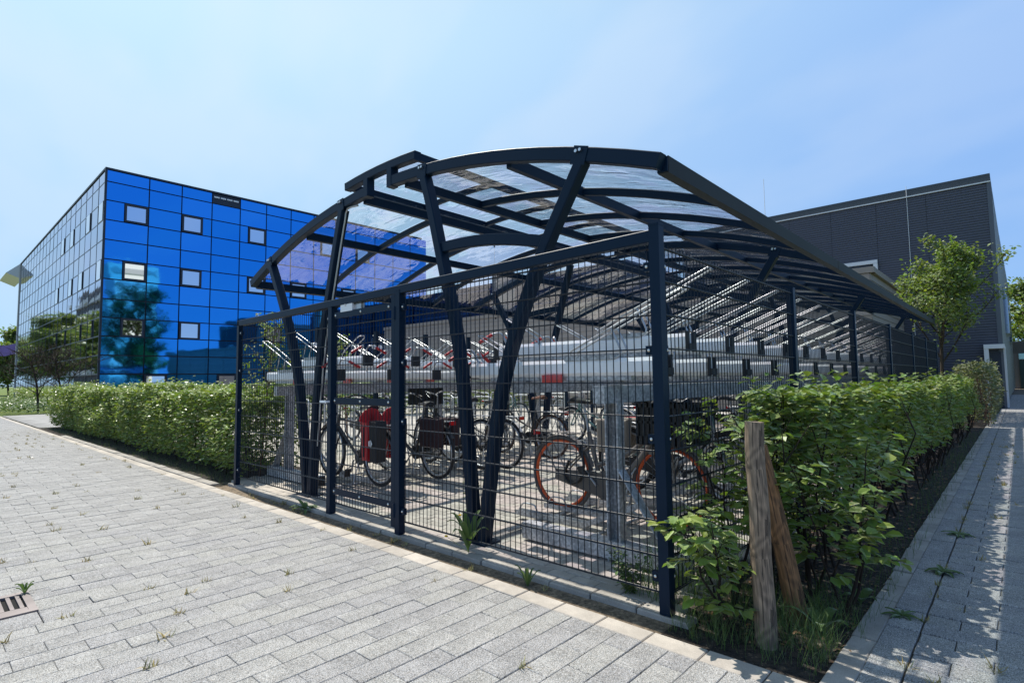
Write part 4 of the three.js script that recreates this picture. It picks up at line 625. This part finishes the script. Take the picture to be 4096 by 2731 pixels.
// green bed at the far left
{
  const it = []; for (let i = 0; i < 9000; i++) { const x = -33.6 - Math.pow(rnd(), 1.2) * 26, z = R(-6.5, -0.05); it.push([x, 0.05 + rnd() * 0.42 * (0.6 + 0.8 * fbm(x + 90, z + 90, 4096, 2)), z, R(0, 6.28), R(-0.5, 0.5), R(-0.5, 0.5), R(0.08, 0.2)]); }
  const g = scatter('ground_cover', leafG(0.6, 1), LEAF.weed, it, scene, 0.35); g.userData = { kind: 'stuff', label: 'low green planting bed at the far left beyond the paved lot', category: 'ground cover' };
}

// ------------------------------------------------------------ buildings
{
  // blue mirror-glass office
  const B = thing('glass_office', 'blue mirror-glass office block with square white-reflecting windows', 'building', [-40.2, 0, -4.83]);
  const dark = std({ color: rgb(0.012, 0.018, 0.032), roughness: 0.45 });
  part('core', box(40.0, 14.9, 24.7, -20.12, 7.45, -12.47), dark, B);
  part('roof_edge', [box(40.3, 0.12, 25.0, -20.1, 14.97, -12.42)], dark, B);
  const glass = [0, 1, 2, 3].map((i) => phy({ color: rgb(0.026 + 0.005 * i, 0.275 + 0.010 * i, 0.70 + 0.02 * i), metalness: 1, roughness: 0.035, bumpMap: wobble, bumpScale: 0.004 })), clear = phy({ color: rgb(0.72, 0.74, 0.78), metalness: 1, roughness: 0.02 });
  const side = [0, 1].map((i) => phy({ color: rgb(0.34, 0.40, 0.52 + 0.04 * i), metalness: 1, roughness: 0.03, bumpMap: wobble, bumpScale: 0.004 }));
  const ys = [14.9, 14.15, 12.95, 11.70, 10.44, 9.2, 7.95, 6.69, 5.52, 4.35, 3.16, 1.98, 0.74, 0.1], zc = [0, -2.34, -4.27]; for (let i = 3; i < 14; i++) zc.push(zc[i - 1] - 1.93);
  const cellG = {}; const cell = (w, h) => cellG[w.toFixed(2) + h.toFixed(2)] ??= box(0.05, h, w);
  const wins = { '0,2': 1, '2,2': 0, '4,2': 1, '7,2': 1, '9,2': 0, '0,5': 1, '2,5': 0, '4,5': 1, '6,5': 0, '8,5': 1, '11,5': 0, '0,8': 1, '2,8': 0, '5,8': 0, '7,8': 1, '10,8': 0, '3,11': 1, '6,11': 0, '1,11': 0 };
  for (let c = 0; c < zc.length - 1; c++) for (let r = 0; r < ys.length - 1; r++) {
    let za = zc[c] - 0.035, zb = zc[c + 1] + 0.035; const ya = ys[r] - 0.035, yb = ys[r + 1] + 0.035;
    if (c === 3 && r === 0) { const v = grp('vent', B); part('panel', box(0.06, ya - yb, za - zb, -0.06, (ya + yb) / 2, (za + zb) / 2), dark, v); for (let k = 0; k < 4; k++) part('slot', box(0.02, 0.10, 0.36, -0.02, ya - 0.22, za - 0.27 - k * 0.44), M.white, v); continue; }
    const key = wins[c + ',' + r];
    if (key !== undefined) {
      const w = 1.30, z0 = key ? zb + 0.0 : za - w + 0.0, zs = z0, W = grp('window', B); W.position.set(-0.015, (ya + yb) / 2, zs + w / 2);
      part('frame', [box(0.14, 1.20, 0.12, 0.02, 0, w / 2 - 0.06), box(0.14, 1.20, 0.12, 0.02, 0, -w / 2 + 0.06), box(0.14, 0.12, w - 0.24, 0.02, 0.54, 0), box(0.14, 0.12, w - 0.24, 0.02, -0.54, 0)], dark, W);
      const p = part('pane', box(0.03, 0.96, w - 0.24, 0.01, 0, 0), clear, W); p.rotation.set(0, R(-0.004, 0.004), R(-0.004, 0.004));
      if (key) zb = zs + w + 0.03; else za = zs - 0.03;
    }
    if (za - zb < 0.05) continue;
    const m = part('glass_panel', cell(za - zb, ya - yb), glass[rnd() * 4 | 0], B); m.position.set(-0.03, (ya + yb) / 2, (za + zb) / 2); m.rotation.set(0, R(-0.0035, 0.0035), R(-0.0035, 0.0035));
  }
  // long side, narrow bays
  const bulk = []; let count = 0; const cg = {};
  for (let c = 0; c < 21; c++) { const xa = -0.05 - c * 1.88, xb = xa - 1.88; for (let r = 0; r < ys.length - 1; r++) { const ya = ys[r] - 0.03, yb = ys[r + 1] + 0.03, w = xa - xb - 0.07, g = box(w, ya - yb, 0.05), op = (r === 2 || r === 5 || r === 8) && (c * 7 + r * 3) % 5 < 2;
    if (c < 9) { const m = part('glass_panel', cg[r] ??= g, op ? clear : side[rnd() * 2 | 0], B); m.position.set((xa + xb) / 2, (ya + yb) / 2, op ? 0.04 : 0); m.rotation.set(R(-0.004, 0.004), R(-0.004, 0.004), 0); if (op) { m.scale.x = 0.6; part('opening_frame', box(0.08, ya - yb, 0.09, xa - 0.28, (ya + yb) / 2, 0.03), dark, B); } count++; }
    else bulk.push(g.rotateX(R(-0.004, 0.004)).rotateY(R(-0.004, 0.004)).translate((xa + xb) / 2, (ya + yb) / 2, 0)); } }
  part('glass_panels', merge(bulk), side[0], B).userData.kind = 'stuff';
  part('corner_trim', box(0.12, 14.9, 0.12, 0.0, 7.45, 0.03), dark, B);
  for (let c = 1; c < 21; c++) part('mullion', box(0.07, 14.8, 0.05, -0.05 - c * 1.88 + 0.002, 7.45, 0.012), dark, B);
  for (let r = 1; r < ys.length - 1; r++) part('transom', box(39.5, 0.07, 0.045, -19.9, ys[r], 0.010), std({ color: rgb(0.10, 0.11, 0.14), roughness: 0.4 }), B);
  part('end_wall', box(0.5, 15.0, 1.2, -40.4, 7.5, -0.5), std({ color: rgb(0.45, 0.45, 0.46), roughness: 0.6 }), B);
  part('canopy', [tris([[0, 15.3, 0], [0, 13.9, 1.4], [0, 13.3, 0], [-7, 15.3, 0], [-7, 13.3, 0], [-7, 13.9, 1.4], [0, 13.3, 0], [0, 13.9, 1.4], [-7, 13.9, 1.4], [0, 13.3, 0], [-7, 13.9, 1.4], [-7, 13.3, 0], [0, 15.3, 0], [-7, 15.3, 0], [-7, 13.9, 1.4], [0, 15.3, 0], [-7, 13.9, 1.4], [0, 13.9, 1.4]].flat()).translate(-40.7, 0, -0.2)], std({ color: rgb(0.66, 0.66, 0.65), roughness: 0.6 }), B);

  // lower navy wing behind the brown hall
  const N = thing('navy_wing', 'dark navy wing with ribbon glazing between the glass office and the brown hall', 'building', [-30, 0, -30]);
  part('wall', box(24, 9.5, 8, 0, 4.75, -4), std({ color: rgb(0.010, 0.014, 0.045), roughness: 0.35 }), N);
  for (let i = 0; i < 10; i++) part('mullion', box(0.1, 9.4, 0.06, -11 + i * 2.4, 4.7, 0.04), dark, N);
  for (let i = 0; i < 5; i++) part('transom', box(24, 0.12, 0.05, 0, 1.8 * (i + 1), 0.03), std({ color: rgb(0.03, 0.06, 0.15), roughness: 0.3 }), N);
  part('pale_column', box(1.2, 9.6, 1.2, 3.4, 4.8, 3.2), std({ color: rgb(0.50, 0.47, 0.47), map: conc, roughness: 0.8 }), N);

  // brown hall with horizontal cladding boards
  const H = thing('brown_hall', 'low hall clad in brown ribbed metal boards behind the shelter', 'building', [-2.04, 0, -19.0]);
  const brown = [0.30, 0.28, 0.32].map((v) => std({ color: rgb(v, v * 0.83, v * 0.70), roughness: 0.6 }));
  part('core', box(28.5, 4.85, 7.0, -14.25, 2.42, -3.55), std({ color: rgb(0.10, 0.085, 0.07), roughness: 0.8 }), H);
  const bgeo = sweep([V(-28.5, 0, 0), V(0.0, 0, 0)], [[0, -0.115], [0.035, -0.115], [0.02, 0.05], [0.02, 0.115], [0, 0.115]].map(([u, v]) => [u, v]), V(0, 1, 0)), bside = sweep([V(0, 0, 0.0), V(0, 0, -6.9)], [[0, -0.115], [0.035, -0.115], [0.02, 0.05], [0.02, 0.115], [0, 0.115]], V(0, 1, 0));
  for (let i = 0; i < 20; i++) { const b = part('cladding_board', bgeo, brown[i % 3], H); b.position.set(0, 0.13 + i * 0.24, 0); const s = part('cladding_board', bside, brown[(i + 1) % 3], H); s.position.set(0, 0.13 + i * 0.24, 0); }
  part('coping', [box(28.7, 0.2, 0.35, -14.2, 4.92, -0.1), box(0.35, 0.2, 7.0, -0.04, 4.92, -3.6)], brown[1], H);
  for (let i = 0; i < 5; i++) part('joint_strip', box(0.03, 4.8, 0.02, -3.5 - i * 5.2, 2.4, 0.045), brown[1], H);

  // tall dark ribbed hall on the right
  const D = thing('dark_hall', 'tall dark grey-blue hall with fine horizontal ribs on the right', 'building', [1.05, 0, -26.0]);
  const navy = std({ color: rgb(0.080, 0.084, 0.112), roughness: 0.5 }), trim = std({ color: rgb(0.72, 0.72, 0.73), roughness: 0.4 }), bronze = std({ color: rgb(0.15, 0.14, 0.11), roughness: 0.45 });
  part('core', box(13, 9.0, 36, -6.52, 4.5, -18.08), navy, D);
  const ribProf = []; for (let i = 0; i <= 84; i++) { const y = 0.05 + i * 0.105; ribProf.push([y, 0.0], [y + 0.02, 0.028], [y + 0.07, 0.028], [y + 0.09, 0.0]); }
  const ribbed = (L) => { const P = []; for (let i = 0; i < ribProf.length - 1; i++) { const [y0, d0] = ribProf[i], [y1, d1] = ribProf[i + 1], a = [0, y0, d0], b = [L, y0, d0], c = [L, y1, d1], e = [0, y1, d1]; P.push(...a, ...b, ...c, ...a, ...c, ...e); } return tris(P); };
  const cut = [0, 2.05, 3.85, 5.65, 7.45, 9.25, 11.05, 12.85];
  for (let k = 0; k < 7; k++) part('ribbed_panel', ribbed(cut[k + 1] - cut[k] - 0.012).translate(-cut[k + 1], 0, 0.0), navy, D);
  part('parapet', [box(13.1, 0.32, 0.3, -6.5, 9.2, -0.12), box(0.3, 0.3, 36, -0.1, 9.15, -18.2)], std({ color: rgb(0.05, 0.058, 0.068), roughness: 0.5 }), D);
  part('trim_strip', [box(13.1, 0.045, 0.06, -6.5, 9.02, 0.06)], trim, D);
  part('lightning_rod_wire', rod(V(-2.7, 3.0, 0.06), V(-2.7, 9.5, 0.06), 0.011, 5), trim, D);
  part('corner_trim', box(0.14, 8.98, 0.14, -0.0, 4.49, -0.02), std({ color: rgb(0.09, 0.10, 0.12), roughness: 0.4 }), D);
  for (let i = 0; i < 20; i++) { const p = part('side_panel', box(0.05, 8.7, 1.72, 0.02 + i * 0.006, 4.5, -1.05 - i * 1.78), bronze, D); }
  const W = grp('window', D); W.position.set(-4.6, 5.25, 0.06);
  part('frame', [box(1.42, 0.16, 0.2, 0, 1.12, 0), box(0.16, 2.1, 0.2, 0.63, 0.0, 0), box(0.16, 2.1, 0.2, -0.63, 0.0, 0)], trim, W); part('pane', box(1.1, 2.0, 0.04, 0, 0, -0.02), phy({ color: rgb(0.4, 0.45, 0.52), metalness: 1, roughness: 0.05 }), W); part('sash', [box(0.08, 2.0, 0.1, 0.5, 0, 0.0), box(1.1, 0.08, 0.1, 0, 0.98, 0.0)], dark, W);
  const P = grp('porch', D); P.position.set(-0.45, 0, 0.1);
  part('frame', [box(0.14, 2.4, 0.4, 0.02, 1.2, 0.1), box(0.62, 0.16, 0.45, 0.26, 2.4, 0.1), box(0.12, 2.4, 0.3, 0.52, 1.2, -0.6), box(0.10, 0.14, 1.2, 0.52, 2.38, -0.4)], trim, P); part('door', box(0.36, 2.2, 0.05, 0.26, 1.1, -0.05), dark, P);
  part('side_lamp', box(0.2, 0.16, 0.18, 0.2, 7.6, -10), M.black, D);
  for (const [z, w] of [[-11, 4], [-22, 5]]) part('side_window', box(0.2, 2.4, w, 0.14, 4.6, z), phy({ color: rgb(0.3, 0.34, 0.4), metalness: 1, roughness: 0.06 }), D);
  const A = single('antenna', 'thin white whip antenna above the dark ribbed hall', 'antenna', [rod(V(0, 0, 0), V(0, 13, 0), 0.05, 6), rod(V(0, 13, 0), V(0, 16.2, 0), 0.02, 5)], trim, [-11.9, 0, -40]);

  const L = thing('link_building', 'low brown link building with a dark green door at the end of the path', 'building', [3.9, 0, -64]);
  part('wall', box(6, 4.2, 5, 0.1, 2.1, -2.5), std({ color: rgb(0.16, 0.14, 0.125), roughness: 0.7 }), L); part('door', box(1.5, 2.5, 0.1, -1.6, 1.25, 0.05), std({ color: rgb(0.012, 0.03, 0.02), roughness: 0.3 }), L); part('transom_window', box(1.5, 0.5, 0.1, -1.6, 2.85, 0.05), phy({ color: rgb(0.3, 0.4, 0.35), metalness: 1, roughness: 0.1 }), L);
  for (let i = 0; i < 6; i++) part('cladding_board', box(6, 0.02, 0.04, 0.1, 3.2 + i * 0.17, 0.03), M.black, L);

  // purple flag at the far left
  const Fg = thing('flag', 'purple flag on a pole at the far left beside the glass office', 'flag', [-92, 0, -5.9]);
  part('pole', rod(V(0, 0, 0), V(0, 7.4, 0), 0.05, 8), M.white, Fg);
  const fp = []; for (let i = 0; i < 10; i++) for (let j = 0; j < 5; j++) { const p = (a, b) => [Math.sin(a * 0.7) * 0.12, 6.6 - b * 0.26 - a * 0.035 + Math.sin(a * 0.9) * 0.06, a * 0.2], q = [p(i, j), p(i + 1, j), p(i + 1, j + 1), p(i, j + 1)]; for (const k of [0, 1, 2, 0, 2, 3]) fp.push(...q[k]); }
  part('cloth', tris(fp), phy({ color: rgb(0.13, 0.10, 0.32), roughness: 0.9, transmission: 0.25, side: THREE.DoubleSide }), Fg);

  // mirrored buildings outside the frame
  const aw = std({ color: rgb(0.10, 0.085, 0.085), roughness: 0.8 }), Q = thing('apartment_block', 'dark brick apartment tower mirrored in the long glass wall', 'building', [-140, 0, 18]);
  part('wall', box(30, 21, 12, 0, 10.5, 0), aw, Q); for (let f = 0; f < 7; f++) for (let c = 0; c < 7; c++) { const w = part('window', box(2.2, 1.4, 0.3, -12.5 + c * 4.15, 2 + f * 2.9, -6.05), dark, Q); part('balcony', box(2.6, 0.9, 0.9, -12.5 + c * 4.15, 0.9 + f * 2.9, -6.4), M.white, Q); }
  const Z = thing('white_block', 'white office block mirrored in the glass office front', 'building', [72, 0, -31]);
  part('wall', box(10, 29, 9, 0, 14.5, 0), M.white, Z); for (let f = 0; f < 9; f++) part('window_band', box(0.2, 1.2, 8, -5.05, 2.5 + f * 3.1, 0), std({ color: rgb(0.4, 0.42, 0.45), roughness: 0.3 }), Z);
}
renderer.render(scene, camera);
